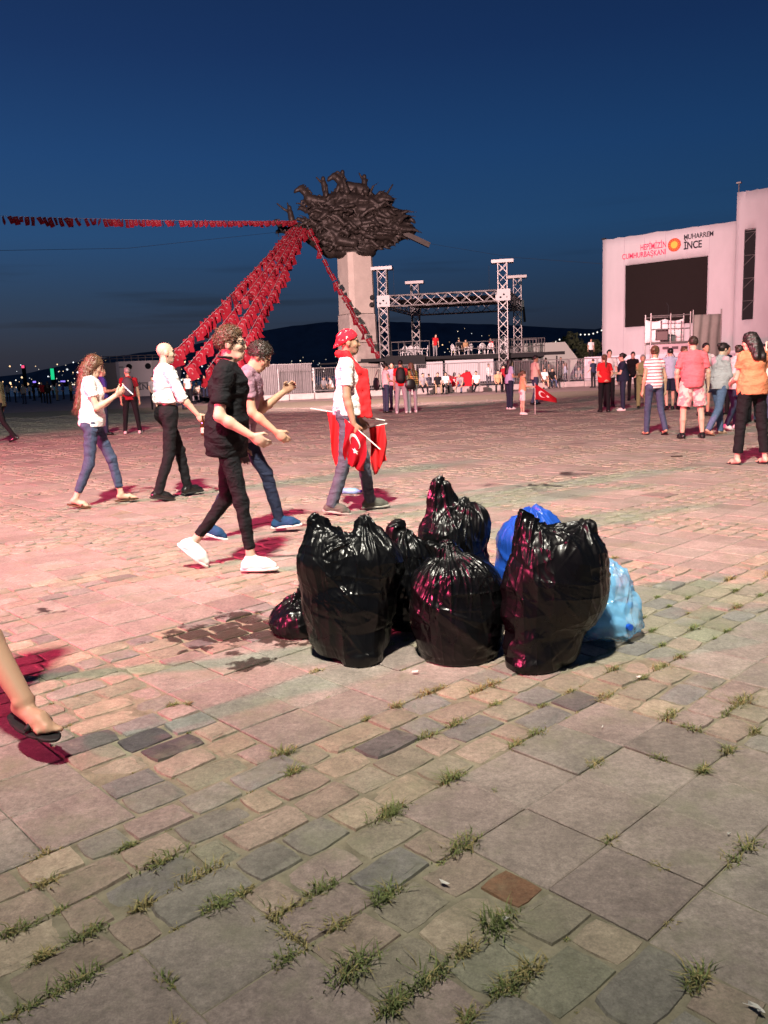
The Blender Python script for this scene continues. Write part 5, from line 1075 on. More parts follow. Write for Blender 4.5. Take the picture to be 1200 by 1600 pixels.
for k in range(17): ba.tube((-.96 + .12 * k, 0, .14), (-.96 + .12 * k, 0, 1.48), .012, 5)
fr_o = ba_o = None
words = ['first', 'second', 'third', 'fourth', 'fifth', 'sixth', 'seventh', 'eighth', 'ninth', 'tenth', 'eleventh']
for i in range(11):
    c = KA + KD * (5.2 + 2.16 * i) + KN * 1.3
    r_ = empty('crowd_barrier', (c.x, c.y, .30), KYAW + R((-1.5, .8, 1.2, -.6)[i % 4]), 'grey steel crowd barrier behind the kerb, %s from its monument end' % words[i], 'barrier', 'steel crowd barriers behind the kerb')
    if fr_o is None:
        fr_o = fr.build('frame', M_GALV, r_); ba_o = ba.build('bars', M_GALV, r_)
    else:
        link('frame', fr_o.data, r_); link('bars', ba_o.data, r_)
# corrugated hoarding left of the bandana man
hd = empty('metal_hoarding', (KA + KD * 2.2 + KN * 1.9), KYAW, 'grey corrugated metal hoarding left of the monument column', 'fence'); hd.location.z = .3
V, F = [], []
for i in range(81):
    x = i * .055 - .3; y = .03 * (1 if (i // 2) % 2 else -1); V += [(x, y, 0), (x, y, 1.75)]
for i in range(80): F.append((2 * i, 2 * i + 2, 2 * i + 3, 2 * i + 1))
sh_ = mesh('sheet', V, F, mat('corrugated_grey', (.20, .185, .185), .5, metal=.4, noise=.2, nscale=4), hd); q = sh_.modifiers.new('t', 'SOLIDIFY'); q.thickness = .006
MB().box((1.9, 0, 1.77), (4.5, .06, .05)).build('rail', M_GALV, hd)
for x in (-.25, 1.9, 4.0): MB().box((x, .08, .87), (.06, .06, 1.75)).build('post', M_GALV, hd)

# open stage: four truss towers carrying a square roof truss
M_ALU = mat('aluminium_truss', (0.19, 0.175, 0.17), 0.45, metal=0.45, noise=0.08, nscale=5); M_BLK = mat('stage_black', (0.012, 0.012, 0.013), 0.8)
TW = [(0.53, 60.0), (8.83, 58.6), (3.27, 70.0), (11.54, 68.7)]
SYAW = math.atan2(58.6 - 60, 8.83 - .53)
stage = empty('stage', (0, 0, 0), 0, 'open concert stage with four aluminium truss towers and a black deck', 'stage')
def truss(mb, a, b, w, seg, yaw=0.0, chord=.045, brace=.024):
    a, b = Vector(a), Vector(b); d = (b - a).normalized()
    if abs(d.z) > .9: x = Vector((math.cos(yaw), math.sin(yaw), 0)); y = Vector((-math.sin(yaw), math.cos(yaw), 0))
    else: y = Vector((0, 0, 1)); x = d.cross(y).normalized()
    cs = [(-1, -1), (1, -1), (1, 1), (-1, 1)]; off = [x * (p * w / 2) + y * (q * w / 2) for p, q in cs]
    for o in off: mb.tube(a + o, b + o, chord, 6)
    n = max(1, int(round((b - a).length / seg))); st = (b - a) / n
    for k in range(n):
        for i in range(4):
            p, q = off[i], off[(i + 1) % 4]
            if k % 2: p, q = q, p
            mb.tube(a + st * k + p, a + st * (k + 1) + q, brace, 4, cap=False)
            if k % 2 == 0: mb.tube(a + st * k + q, a + st * (k + 1) + p, brace, 4, cap=False)
for x, y in TW:
    mb = MB(); truss(mb, (x, y, .3), (x, y, 8.5), .62, .62, SYAW); t_ = mb.build('tower', M_ALU, stage)
    MB().box((x, y, 8.62), (1.5, .85, .22), Matrix.Rotation(SYAW, 3, 'Z')).build('head_block', M_ALU, t_)
    MSL = mat('sleeve_white', (.40, .385, .38), .5); MB().box((x, y + .42, 6.35), (.9, .06, .78), Matrix.Rotation(SYAW, 3, 'Z')).build('sleeve_block', MSL, t_); s_o = MB().box((x, y - .42, 6.35), (.9, .06, .78), Matrix.Rotation(SYAW, 3, 'Z')).build('sleeve_block', MSL, t_)
    for dx in (-.24, 0, .24): MB().lathe([(.07, 0), (.07, .03)], 10, (x + dx, y - .46, 6.2 + (.18 if dx == 0 else 0)), Matrix.Rotation(R(90), 3, 'X')).build('bolt', M_BLK, s_o)
    MB().box((x, y, .35), (1.2, 1.2, .1)).build('foot_plate', M_ALU, t_)
for (a, b), nm in (((0, 1), 'roof_truss'), ((2, 3), 'roof_truss'), ((0, 2), 'roof_truss'), ((1, 3), 'roof_truss')):
    mb = MB(); pa, pb = Vector((*TW[a], 6.35)), Vector((*TW[b], 6.35)); d = (pb - pa).normalized(); truss(mb, pa + d * .45, pb - d * .45, .72, .8); mb.build(nm, M_ALU, stage)
cx, cy = sum(t[0] for t in TW) / 4, sum(t[1] for t in TW) / 4
mesh('roof_canvas', [(TW[0][0] + .3, TW[0][1] + .3, 6.45), (TW[1][0] - .3, TW[1][1] + .3, 6.45), (TW[3][0] - .3, TW[3][1] - .3, 6.5), (TW[2][0] + .3, TW[2][1] - .3, 6.5)], [(0, 1, 2, 3)], mat('roof_net', (.16, .14, .14), .9), stage)
for (x, z) in ((.1, 6.6), (.05, 6.1)): MB().lathe([(.10, -.14), (.17, .0), (.17, .22), (.12, .3)], 12, (x - .35, 59.6, z), Matrix.Rotation(R(80), 3, 'X')).build('spotlight', M_BLK, stage, True)
MB().tube((9.6, 58.3, 6.3), (9.6, 58.3, 5.6), .09, 8).build('chain_bag', M_BLK, stage); MB().tube((11.9, 68, 6.2), (12.0, 68, 5.0), .1, 8).build('chain_bag', M_BLK, stage)
for k, xx in enumerate((1.3, 8.0)): MB().tube((xx, 59.4, 6.7), (xx, 59.4, 8.5), .012, 4).build('hoist_chain', M_BLK, stage)
# deck and its parts
MB().box((6.4, 65, 2.2), (12.6, 11.0, .25), Matrix.Rotation(SYAW, 3, 'Z')).build('deck', M_BLK, stage)
MB().box((6.0, 59.35, 2.28), (14.5, .12, .22), Matrix.Rotation(R(-2), 3, 'Z')).build('deck_edge', M_BLK, stage)
MB().box((1.9, 59.2, 2.1), (2.9, .1, .85), Matrix.Rotation(SYAW, 3, 'Z')).build('skirt', M_BLK, stage)
M_BANNER = mat('banner_white', (.52, .48, .49), .7, noise=.05, nscale=1.5)
for x0, x1, z0, z1 in ((2.9, 4.6, .5, 2.0), (4.75, 8.2, .5, 2.05)):
    MB().box(((x0 + x1) / 2, 59.6 - (x0 + x1) * .02, (z0 + z1) / 2), (x1 - x0, .05, z1 - z0)).build('banner', M_BANNER, stage)
for k in range(5): MB().box((3.75, 59.48, .8 + .24 * k), (1.3, .02, .07)).build('banner_print', mat('banner_red_print', (.42, .03, .06), .7), stage)
for k in range(8): MB().tube((.6 + 1.75 * k, 59.9, .3), (.6 + 1.75 * k, 59.9, 2.1), .05, 6).build('leg', M_BLK, stage)
def railing(name, pts, h=1.1, n=5):
    mb = MB()
    for a, b in zip(pts[:-1], pts[1:]):
        a, b = Vector(a), Vector(b)
        for z in (.05, h * .5, h): mb.tube(a + Vector((0, 0, z)), b + Vector((0, 0, z)), .03, 5)
        for k in range(n + 1): p = a.lerp(b, k / n); mb.tube(p, p + Vector((0, 0, h)), .025, 5)
    return mb.build(name, M_ALU, stage)
railing('railing', [(1.0, 60.2, 2.35), (3.7, 59.8, 2.35)], 1.15, 3); railing('railing', [(1.0, 60.2, 2.35), (2.6, 64.5, 2.35)], 1.15, 3); railing('railing', [(5.6, 59.7, 2.35), (11.3, 59.3, 2.35)], 0.95, 6); railing('railing', [(8.2, 60.5, 2.35), (12.3, 61.5, 2.35)], 1.1, 18)
mb = MB(); mb.path([Vector((-4.2, 60.3, 2.15)), Vector((1.0, 59.6, 2.2))], .06, 5); mb.build('side_bar', M_BLK, stage)
STG = 'white plastic chairs on the stage'
for k, (x, y, yw, nm) in enumerate([(1.9, 60.7, 20, 'leftmost of those behind the short railing'), (2.5, 60.8, -30, 'second from the left, turned aside, behind the short railing'), (2.95, 60.6, 200, 'third from the left behind the short railing'), (3.4, 60.9, 90, 'rightmost behind the short railing, beside the person in red'), (5.6, 60.3, -60, 'tilted, right of the person in red'), (6.6, 60.8, 120, 'tipped over beside the seated pair'), (7.5, 60.2, 2, 'left one of the empty pair at the front'), (8.15, 60.2, -4, 'right one of the empty pair at the front'), (9.0, 60.1, 8, 'in the tall stack by the right tower')]):
    chair((x, y), yw, 'white plastic chair on the stage, ' + nm, STG, 2.34)
for k in range(3): chair((9.0, 60.1), 8, 'white plastic chair on the stage, stacked on another by the right tower', STG, 2.34 + .13 * (k + 1))
person('person in red top and grey trousers standing on the stage among the white chairs', (4.15, 60.4), 200, 1.66, dict(STAND, torso=(0, .3, 1)), 'light', dict(mat=REDC), dict(mat=GREY), SH_BLACK, dict(kind='short', color='light'), .03, group='people on the stage', seed=71, z=2.34)
person('person in dark top seated on the stage right of the person in red', (6.0, 61.5), 170, 1.66, dict(SIT), 'tan', dict(mat=BLACK), dict(mat=BLACK), SH_BLACK, dict(kind='short'), .03, group='people on the stage', seed=72, z=2.34)
person('person in tan top seated on the stage near the tipped chair', (6.5, 61.9), 190, 1.66, dict(SIT), 'tan', dict(mat=TANC), dict(mat=BLACK), SH_BLACK, dict(kind='bun'), .03, True, group='people on the stage', seed=73, z=2.34)
person('person in red jacket seated on the stage in front of the tall chair stack', (8.5, 62.2), 120, 1.7, dict(SIT), 'tan', dict(mat=REDC, sleeve='long'), dict(mat=BLACK), SH_BLACK, dict(kind='short'), .03, group='people on the stage', seed=74, z=2.34)
sheet_o = sheet('draped_flag', lambda u, v: Vector((u * 1.5 - .9 * v * .4, -.3 * (1 - v) + .1 * math.sin(u * 5), .35 + v * .85 + .08 * math.sin(u * 6 + v * 3) - .25 * (1 - abs(2 * u - 1)))), 16, 12, M_FLAG, None, .01, ((4.60, 52.98)[0], (4.60, 52.98)[1] - .5, 0))
tag(sheet_o, 'big red flag draped over the bent man sitting on the kerb', 'flag')

# ------------------------------------------------------------------ monument: bronze riders and horses massed on a stone column
MX, MY = -1.72, 75.0; PXM = 75.0 * 1.012 / 1280
def mpx(px, py, dy=0.0):
    """sculpture sketch grid (57 mm steps, tilted with its outline) to metres above the column top"""
    dx, dz = (px - 556) * PXM, (391 - py) * PXM; c, s_ = math.cos(R(2.2)), math.sin(R(2.2))
    return V3(dx * c - dz * s_ * -1 * -1 + 0, dy, dz * c - dx * s_)
monu = empty('monument', (MX, MY, 0), 0, 'bronze horses and riders massed on a tall pale stone column', 'monument')
M_BRZ = mat('dark_bronze', (0.045, 0.036, 0.031), 0.5, metal=0.35, noise=0.35, nscale=1.2, bump=0.5, bscale=6)
M_STN = mat('pale_travertine', (0.64, 0.55, 0.47), 0.85, noise=0.16, nscale=0.8, bump=0.25, bscale=8); M_STN2 = mat('rough_travertine', (0.56, 0.48, 0.42), 0.9, noise=0.3, nscale=1.4, bump=0.8, bscale=3)
def shaft(z0, z1, w0, w1, yaw=R(32)):
    v = []
    for z, w in ((z0, w0), (z1, w1)):
        for i in range(8):
            a = yaw + (i // 2) * math.pi / 2 + (-.62 if i % 2 == 0 else .62); v.append((w * math.cos(a), w * math.sin(a), z))
    return v, [(i, (i + 1) % 8, 8 + (i + 1) % 8, 8 + i) for i in range(8)] + [tuple(range(8))[::-1], tuple(range(8, 16))]
for nm, z0, z1, w0, w1, m in (('shaft', 6.6, 11.75, 1.62, 1.54, M_STN), ('relief_block', 4.1, 6.55, 1.76, 1.70, M_STN2), ('relief_block', 1.9, 4.05, 1.85, 1.84, M_STN2), ('base', 0, 1.85, 2.05, 2.0, M_STN)):
    v, f = shaft(z0, z1, w0, w1); mesh(nm, v, f, m, monu)
rgm = np.random.RandomState(12); BZ = []
def E_(px, py, rx, rz, dy=0, ry=None, k=.25): BZ.append(el(mpx(px, py, dy), (rx * PXM, (ry or (rx + rz) / 2 * .9) * PXM, rz * PXM), None, k))
def Cc(pts, r0, r1, k=.15, dy=0.0):
    n_ = len(pts) - 1
    for i in range(n_):
        a, b = pts[i], pts[i + 1]; ra = r0 + (r1 - r0) * i / n_; rb = r0 + (r1 - r0) * (i + 1) / n_
        BZ.append(rc(mpx(a[0], a[1], a[2] if len(a) > 2 else dy), mpx(b[0], b[1], b[2] if len(b) > 2 else dy), ra * PXM, rb * PXM, k))
for a in ((556, 390, 32, 10), (556, 376, 48, 14), (530, 368, 36, 16), (585, 366, 44, 16), (545, 350, 44, 16), (590, 348, 46, 16), (528, 338, 34, 14), (570, 330, 40, 16), (605, 338, 32, 14), (545, 315, 34, 12), (585, 318, 26, 10), (512, 352, 26, 14), (622, 358, 28, 12)): E_(*a, ry=24)
def horse(x, y, d, s=1.0, dy=0.0, rear=0.0):
    """leaping horse facing d (-1 left, 1 right); s scale; rear lifts the forehand"""
    Q = lambda dx, dz, dd=0: (x + d * dx * s, y - (dz + rear * dx * .5) * s, dy + dd)
    Cc([Q(-16, 0), Q(0, 1), Q(12, 2)], 8 * s, 8.5 * s); Cc([Q(10, 4), Q(20, 15), Q(25, 19)], 6.5 * s, 4 * s); Cc([Q(24, 20), Q(32, 15), Q(36, 11)], 4.5 * s, 2.2 * s)
    Cc([Q(12, -2), Q(24, -3), Q(27, -12)], 3.2 * s, 1.5 * s, .08, dy - .6); Cc([Q(10, -3), Q(21, -9), Q(20, -18)], 3.2 * s, 1.4 * s, .08, dy + .5)
    Cc([Q(-15, -2), Q(-22, -12), Q(-32, -15)], 4 * s, 1.6 * s, .08, dy - .5); Cc([Q(-17, 3), Q(-28, 4), Q(-36, -3)], 2.6 * s, 1.0 * s, .08)
    for i in range(5): Cc([Q(13 + 3 * i, 10 + 3 * i), Q(6 + 3 * i, 14 + 3 * i), Q(0 + 2.6 * i, 11 + 3.4 * i)], 2.4 * s, .7 * s, .05, dy + rgm.uniform(-.4, .4))
for a in ((556, 297, -1, .85, -.2, .0), (505, 318, -1, .8, -.9, .2), (458, 358, -1, .58, -.3, .25), (585, 330, 1, .9, -1.2, .1), (622, 352, 1, .75, .2, -.1), (528, 352, -1, .9, -1.5, .0), (600, 368, 1, .8, -1.4, -.1), (545, 378, -1, .75, -1.7, .2), (520, 335, -1, .8, .9, .2)): horse(*a)
Cc([(470, 350, -.2), (485, 362, -.2), (520, 385, 0)], 6, 12); Cc([(540, 312, 0), (575, 300, 0), (595, 320, 0)], 9, 8)
for _ in range(210):     # flowing manes and drapery across the mass
    t_ = rgm.uniform(0, 6.28); rr = rgm.uniform(.2, 1); x0 = 558 + math.cos(t_) * 72 * rr; y0 = 348 - math.sin(t_) * 40 * rr; d = -1 if x0 < 565 else 1; dp = -rgm.uniform(.9, 2.4) * (1.15 - rr * .6)
    ln = rgm.uniform(9, 24); cv = rgm.uniform(-9, 9); Cc([(x0, y0, dp), (x0 + d * ln * .5, y0 - cv, dp - .15), (x0 + d * ln, y0 - cv * .4 + 3, dp)], rgm.uniform(2.2, 4.6), .8, .05)
for _ in range(85):      # ragged rim: manes, tails and cloaks flung outwards
    t_ = rgm.uniform(-.35, 3.5); rx, ry_ = 78, 50; x0 = 556 + math.cos(t_) * rx * rgm.uniform(.75, 1.0); y0 = 352 - math.sin(t_) * ry_ * rgm.uniform(.75, 1.0); ox = math.cos(t_) + rgm.normal(0, .35); oy = math.sin(t_) * .8 + rgm.normal(0, .3); ln = rgm.uniform(9, 22); dp = rgm.uniform(-1.5, 1.2)
    Cc([(x0, y0, dp), (x0 + ox * ln * .5, y0 - oy * ln * .5 - 2, dp), (x0 + ox * ln, y0 - oy * ln + rgm.uniform(0, 6), dp)], rgm.uniform(2.5, 5.0), .6, .05)
blob('horses', BZ, .095, M_BRZ, monu, folds=.05, seed=3).location = (0, 0, 11.75)
def rider(px, py, arms, lean, nm):
    B0 = BZ[:]; BZ.clear(); Cc([(px, py), (px + lean * .5, py - 8), (px + lean, py - 16)], 4.6, 4.2, .1); E_(px + lean * 1.15, py - 22, 3.2, 3.8, k=.1)
    for ax, ay in arms: Cc([(px + lean, py - 15), (px + lean + ax * .5, py - 15 - ay * .5 + 1), (px + lean + ax, py - 15 - ay)], 2.0, 1.3, .06)
    Cc([(px, py), (px - 4, py + 8), (px - 2, py + 15)], 3.4, 1.8, .1, -.5); Cc([(px, py), (px + 5, py + 8), (px + 3, py + 15)], 3.4, 1.8, .1, .4)
    P_ = BZ[:]; BZ.clear(); BZ.extend(B0); o = blob('rider', P_, .07, M_BRZ, monu); o.location = (0, 0, 11.75)
for a in ((577, 303, ((-7, 12), (5, 3)), 2, 0), (521, 306, ((-10, 9), (5, -2)), -2, 0), (468, 347, ((-18, 13), (-3, 14)), -2, 0), (601, 327, ((16, 20), (-6, 4)), 3, 0), (541, 297, ((-16, 2), (4, -4)), 6, 0)): rider(*a)
pk = MB(); a, b = mpx(616, 356, -.6), mpx(667, 380, -1.2); d = Vector(b - a); ang = math.atan2(d.z, d.x)
pk.box((Vector(a) + Vector(b)) / 2 + Vector((0, 0, 11.75)), (d.length, .5, .42), Matrix.Rotation(-ang, 3, 'Y')); pk.build('lance_beam', M_BRZ, monu)

# ------------------------------------------------------------------ screen wall
WY = R(-40.19); scr = empty('screen_wall', (16.136, 60.0, 0), WY, 'white fabric-clad wall with a large dark video screen and printed lettering', 'building')
M_WRAP = mat('white_wrap', (.43, .40, .415), .8, noise=.10, nscale=.7, bump=.5, bscale=1.2, stretch=(1, 1, .4))
def wallgrid(name, x0, x1, z0, z1, y, depth, hole, m):
    xs = sorted({x0, x1, hole[0], hole[1]}); zs = sorted({z0, z1, hole[2], hole[3]}); mb = MB()
    for a, b in zip(xs[:-1], xs[1:]):
        for c, d_ in zip(zs[:-1], zs[1:]):
            if a >= hole[0] and b <= hole[1] and c >= hole[2] and d_ <= hole[3]: continue
            mb.box(((a + b) / 2, y + depth / 2, (c + d_) / 2), (b - a, depth, d_ - c))
    return mb.build(name, m, scr)
# one fabric face with the opening, stretched over a frame: slightly wavy top edge
def face(name, x0, x1, ztop, y, hole):
    xs = np.unique(np.concatenate([np.linspace(x0, x1, 24), [hole[0], hole[1]]])); zs = np.unique(np.concatenate([np.linspace(0, ztop, 16), [hole[2], hole[3]]])); V, F = [], []
    rg = np.random.RandomState(2); wob = rg.normal(0, .02, len(xs))
    for j, zz in enumerate(zs):
        for i, xx in enumerate(xs): V.append((xx, y + .008 * math.sin(xx * 2.1 + zz) , zz + (wob[i] if j == len(zs) - 1 else 0)))
    nx = len(xs)
    for j in range(len(zs) - 1):
        for i in range(nx - 1):
            cx_, cz_ = (xs[i] + xs[i + 1]) / 2, (zs[j] + zs[j + 1]) / 2
            if hole[0] < cx_ < hole[1] and hole[2] < cz_ < hole[3]: continue
            F.append((j * nx + i, j * nx + i + 1, (j + 1) * nx + i + 1, (j + 1) * nx + i))
    o = mesh(name, V, F, M_WRAP, scr, True); q = o.modifiers.new('t', 'SOLIDIFY'); q.thickness = .08; q.offset = -1; return o
face('cladding', 0, 9.06, 10.0, 0, (1.66, 7.33, 3.85, 8.10)); face('tower_cladding', 9.08, 15.0, 11.7, -.12, (9.6, 10.28, 3.82, 9.4))
for xx in (1.6, 3.05, 4.5, 5.95, 7.4): 
    for z0, z1 in (((.1, 3.8), (8.15, 9.95)) if 1.66 < xx < 7.33 else ((.1, 9.95),)): MB().box((xx, -.003, (z0 + z1) / 2), (.035, .012, z1 - z0)).build('seam', mat('wrap_seam', (.36, .32, .35), .85), scr)
MB().box((4.5, 2.1, 4.9), (8.9, 4.0, 9.8)).build('wall', M_WRAP, scr); MB().box((12.1, 2.1, 5.7), (5.7, 4.0, 11.4)).build('wall', M_WRAP, scr)
MB().box((4.5, .055, 5.97), (5.6, .06, 4.2)).build('screen', mat('video_screen_off', (.010, .007, .0065), .7, noise=.1, nscale=3, spec=.1), scr)
MB().box((9.94, .02, 6.6), (.66, .1, 5.5)).build('opening', mat('opening_shade', (.006, .006, .007), .8), scr)  # near-black panel stands in for the shade inside the opening
for k in range(4): MB().tube((9.62, -.06, 4.4 + 1.4 * k), (10.26, -.06, 5.0 + 1.4 * k), .018, 5).build('scaffold_brace', M_ALU, scr); MB().tube((9.6, -.07, 5.0 + 1.4 * k), (10.28, -.07, 5.0 + 1.4 * k), .018, 5).build('scaffold_bar', M_ALU, scr)
for x, z in ((9.1, 11.7), (11.0, 11.7), (.05, 10.0)):
    p_ = MB(); p_.tube((x, .1, z), (x, .1, z + (.55 if z > 11 else .05)), .04, 6); p_.box((x, .1, z + (.6 if z > 11 else .06)), (.28, .2, .1)); p_.build('roof_lamp', M_BLK if z < 11 else M_ALU, scr)
def to_mesh(o, width=None):
    """flat lettering as a plain mesh object"""
    bpy.context.view_layer.update(); w = o.dimensions.x; me = bpy.data.meshes.new_from_object(o.evaluated_get(bpy.context.evaluated_depsgraph_get()))
    q = link('lettering', me, o.parent, o.location); q.rotation_euler = o.rotation_euler; q.name = 'lettering'
    if width: q.scale.x = width / max(w, 1e-3)
    bpy.data.objects.remove(o); return q
def text(body, size, x, z, m, width, bold=.0, align='LEFT', y=-.016):
    c = bpy.data.curves.new('lettering', 'FONT'); c.body = body; c.size = size; c.extrude = .006; c.offset = bold * .5; c.align_x = align
    o = bpy.data.objects.new('lettering', c); COL.objects.link(o); o.parent = scr; o.location = (x, y, z); o.rotation_euler = (R(90), 0, 0); c.materials.append(m)
    return to_mesh(o, width)
M_TR = mat('print_red', (.62, .03, .10), .7); M_TK = mat('print_black', (.015, .013, .02), .7)
text('HEPİMİZİN', .55, 2.75, 8.95, M_TR, 1.78, .012); text('CUMHURBAŞKANI', .50, 1.45, 8.50, M_TR, 3.07, .012); text('MUHARREM', .44, 5.72, 9.28, M_TK, 1.9, .018); text('İNCE', .64, 5.73, 8.66, M_TK, 1.18, .035)
em = empty('emblem', (5.11, -.03, 9.03)); em.parent = scr
rot = Matrix.Rotation(R(90), 3, 'X')
MB().lathe([(.43, 0), (.43, .02)], 32, (5.11, -.02, 9.03), rot).build('emblem_disc', mat('emblem_red', (.55, .05, .02), .6), scr)
bpy.data.objects.remove(em)
MB().lathe([(.23, 0), (.23, .02)], 24, (5.11, -.045, 9.03), rot).build('emblem_sun', mat('emblem_yellow', (.78, .40, .05), .6), scr)
for k in range(16):
    a = 2 * math.pi * k / 16; p_ = Vector((5.11 + .31 * math.cos(a), -.045, 9.03 + .31 * math.sin(a))); MB().box(p_, (.13, .02, .035), Matrix.Rotation(-a, 3, 'Y')).build('emblem_ray', mat('emblem_orange', (.70, .22, .03), .6), scr)
# low printed hoarding and the scaffold platform in front of it
lowh = empty('printed_hoarding', (15.0, 57.0, 0), R(-33), 'low pale hoarding with small repeated logos below the screen wall', 'hoarding')
MB().box((4.6, 0, .95), (11.0, .06, 1.9)).build('panel', mat('hoarding_print_ground', (.56, .50, .54), .8), lowh)
for k in range(14):
    if k % 2: MB().box((-.5 + .78 * k, -.04, 1.5), (.42, .01, .12)).build('logo_bar', mat('logo_grey', (.16, .13, .15), .8), lowh)
    else: MB().lathe([(.13, 0), (.13, .01)], 14, (-.5 + .78 * k, -.035, 1.5), rot).build('logo_disc', mat('logo_rose', (.40, .20, .26), .8), lowh)
sf = empty('scaffold_platform', (15.43, 44.00, 0.18)[0:2] + (0,), R(-8), 'small scaffold camera platform with white side sheets, below the screen', 'scaffold')
w_, d_, h1, h2 = 2.0, 1.6, 2.35, 3.75
for x in (-1, 1):
    for y in (0, 1): MB().tube((x * w_ / 2, y * d_, 0), (x * w_ / 2, y * d_, h2 + .15), .04, 6).build('upright', M_ALU, sf)
MB().tube((0, 0, h1), (0, 0, h2 + .1), .035, 6).build('upright', M_ALU, sf)
for z in (h1, h1 + .7, h2):
    for y in (0, d_): MB().tube((-w_ / 2, y, z), (w_ / 2, y, z), .03, 6).build('rail', M_ALU, sf)
MB().box((0, d_ / 2, h1), (w_, d_, .10)).build('deck', mat('deck_ply', (.16, .13, .12), .8), sf); MB().box((0, -.02, h1 - .28), (w_, .04, .40)).build('name_board', mat('board_rose', (.46, .33, .36), .8), sf)
for k in range(4): MB().box((-.72 + .48 * k, -.05, h1 - .28), (.32, .01, .14)).build('board_print', mat('print_dark', (.10, .06, .07), .8), sf)
sheet('side_sheet', lambda u, v: Vector((-w_ / 2 + w_ * u, d_ - .05 + .03 * math.sin(9 * u), h1 + .05 + (1.25 - .12 * math.sin(math.pi * ((2 * u) % 1))) * v)), 24, 4, mat('white_tarp', (.70, .62, .62), .8), sf, .01)
for sg in (-1, 1): MB().tube((sg * w_ / 2, 0, .1), (-sg * w_ / 2 * .1, 0, h1 - .1), .03, 6).build('brace', M_ALU, sf)
MB().box((-.35, .5, h1 + .42), (.55, .4, .55)).build('equipment_case', mat('case_grey', (.13, .09, .09), .7), sf)
MB().path([Vector((.0, .6, h1)), Vector((.0, .6, h1 + 1.9)), Vector((-.12, .6, h1 + 2.1))], .02, 5).build('mast', M_BLK, sf)
cu = empty('curtain_panel', (17.15, 43.50, 0.12)[0:2] + (0,), R(-8), 'grey-green hanging tarpaulin panel beside the scaffold platform', 'tarpaulin')
sheet('tarpaulin', lambda u, v: Vector((-.68 + 1.36 * u, .05 * math.sin(u * 19 + 2 * math.sin(v * 3)) , .1 + 3.6 * v)), 40, 8, mat('tarp_grey_green', (.24, .24, .21), .85, noise=.12, nscale=3), cu, .01)
for x in (-.7, .7): MB().tube((x, 0, 0), (x, 0, 3.95), .035, 6).build('pole', M_ALU, cu)
# white pavilion and dark palm-like trees right of the stage
pv = empty('white_pavilion', (14.22, 72.00, 0.44)[0:2] + (0,), R(-10), 'low white marquee with a pitched end, right of the stage', 'marquee')
v = [(-1.8, 0, 0), (2.0, 0, 0), (3.0, 0, 1.9), (1.9, 0, 3.4), (-1.8, 0, 3.4)]; v2 = [(x, 3, z) for x, y, z in v]
mesh('shell', v + v2, [(0, 1, 2, 3, 4), (9, 8, 7, 6, 5)] + [(i, (i + 1) % 5 + 0, (i + 1) % 5 + 5, i + 5) for i in range(5)], mat('marquee_white', (.42, .42, .38), .8, noise=.05), pv)
MB().box((-2.9, .2, 1.5), (2.1, 2, 3.0)).build('annex', mat('marquee_grey', (.12, .12, .12), .8), pv)

def tree(px, Y, h, cr, label, seed, zoff=0):
    x, y, _ = px; r_ = empty('tree', (x, y, 0), 0, label, 'tree', 'dark trees behind the square'); rg = np.random.RandomState(seed)
    tb = MB(); tb.tube((0, 0, 0), (.1, 0, h * .55), .16, 7, .09)
    for k in range(7): a = rg.uniform(0, 6.28); tb.tube((.1, 0, h * .5), (math.cos(a) * cr * .6, math.sin(a) * cr * .6, h * rg.uniform(.65, .95)), .06, 5, .02)
    tb.build('trunk', mat('bark', (.06, .045, .03), .9), r_)
    V, F = [], []; n = 0
    cl = [(rg.normal(0, .45, 3) * (cr, cr, cr * .6) + (0, 0, h * .75), rg.uniform(.25, .5) * cr) for _ in range(16)]
    for c, r0 in cl:
        for _ in range(60):
            d = rg.normal(0, 1, 3); d /= np.linalg.norm(d); p = c + d * r0 * rg.uniform(.5, 1.05); a, b = rg.normal(0, .1, 3), rg.normal(0, .1, 3)
            V += [p - a, p + b, p + a, p - b]; F.append((n, n + 1, n + 2, n + 3)); n += 4
    mesh('crown', V, F, mat('dark_foliage', (.035, .045, .02), .7), r_)
tree((19.15, 85.00, 0.20), 85, 4.6, 1.5, 'bushy dark tree right of the white marquee', 1); tree((21.26, 88.00, 0.10), 88, 3.0, 1.3, 'low dark bush between the marquee and the screen wall', 2); tree((20.56, 80.00, 0.17), 80, 3.6, 1.2, 'dark bush against the edge of the screen wall', 4)
# person on the wall edge
person('person in white top standing behind the low hoarding at the edge of the screen wall', (15.84, 62.00, 0.42)[0:2], 180, 1.7, dict(STAND), 'tan', dict(mat=WHITE), dict(mat=BLACK), SH_BLACK, dict(kind='short'), .03, group='people in front of the far barriers', seed=81, z=1.6)
for k, (px_, nm) in enumerate((((12.08, 60.00, 0.58), 'left'), ((13.15, 60.00, 0.53), 'right'))):
    person('dark-haired person behind the barriers in front of the white marquee, the %s one of two' % nm, px_[0:2], 180, 1.72, dict(STAND), 'brown', dict(mat=BLACK), dict(mat=BLACK), SH_BLACK, dict(kind='short'), .03, group='people in front of the far barriers', seed=82 + k, z=.3)

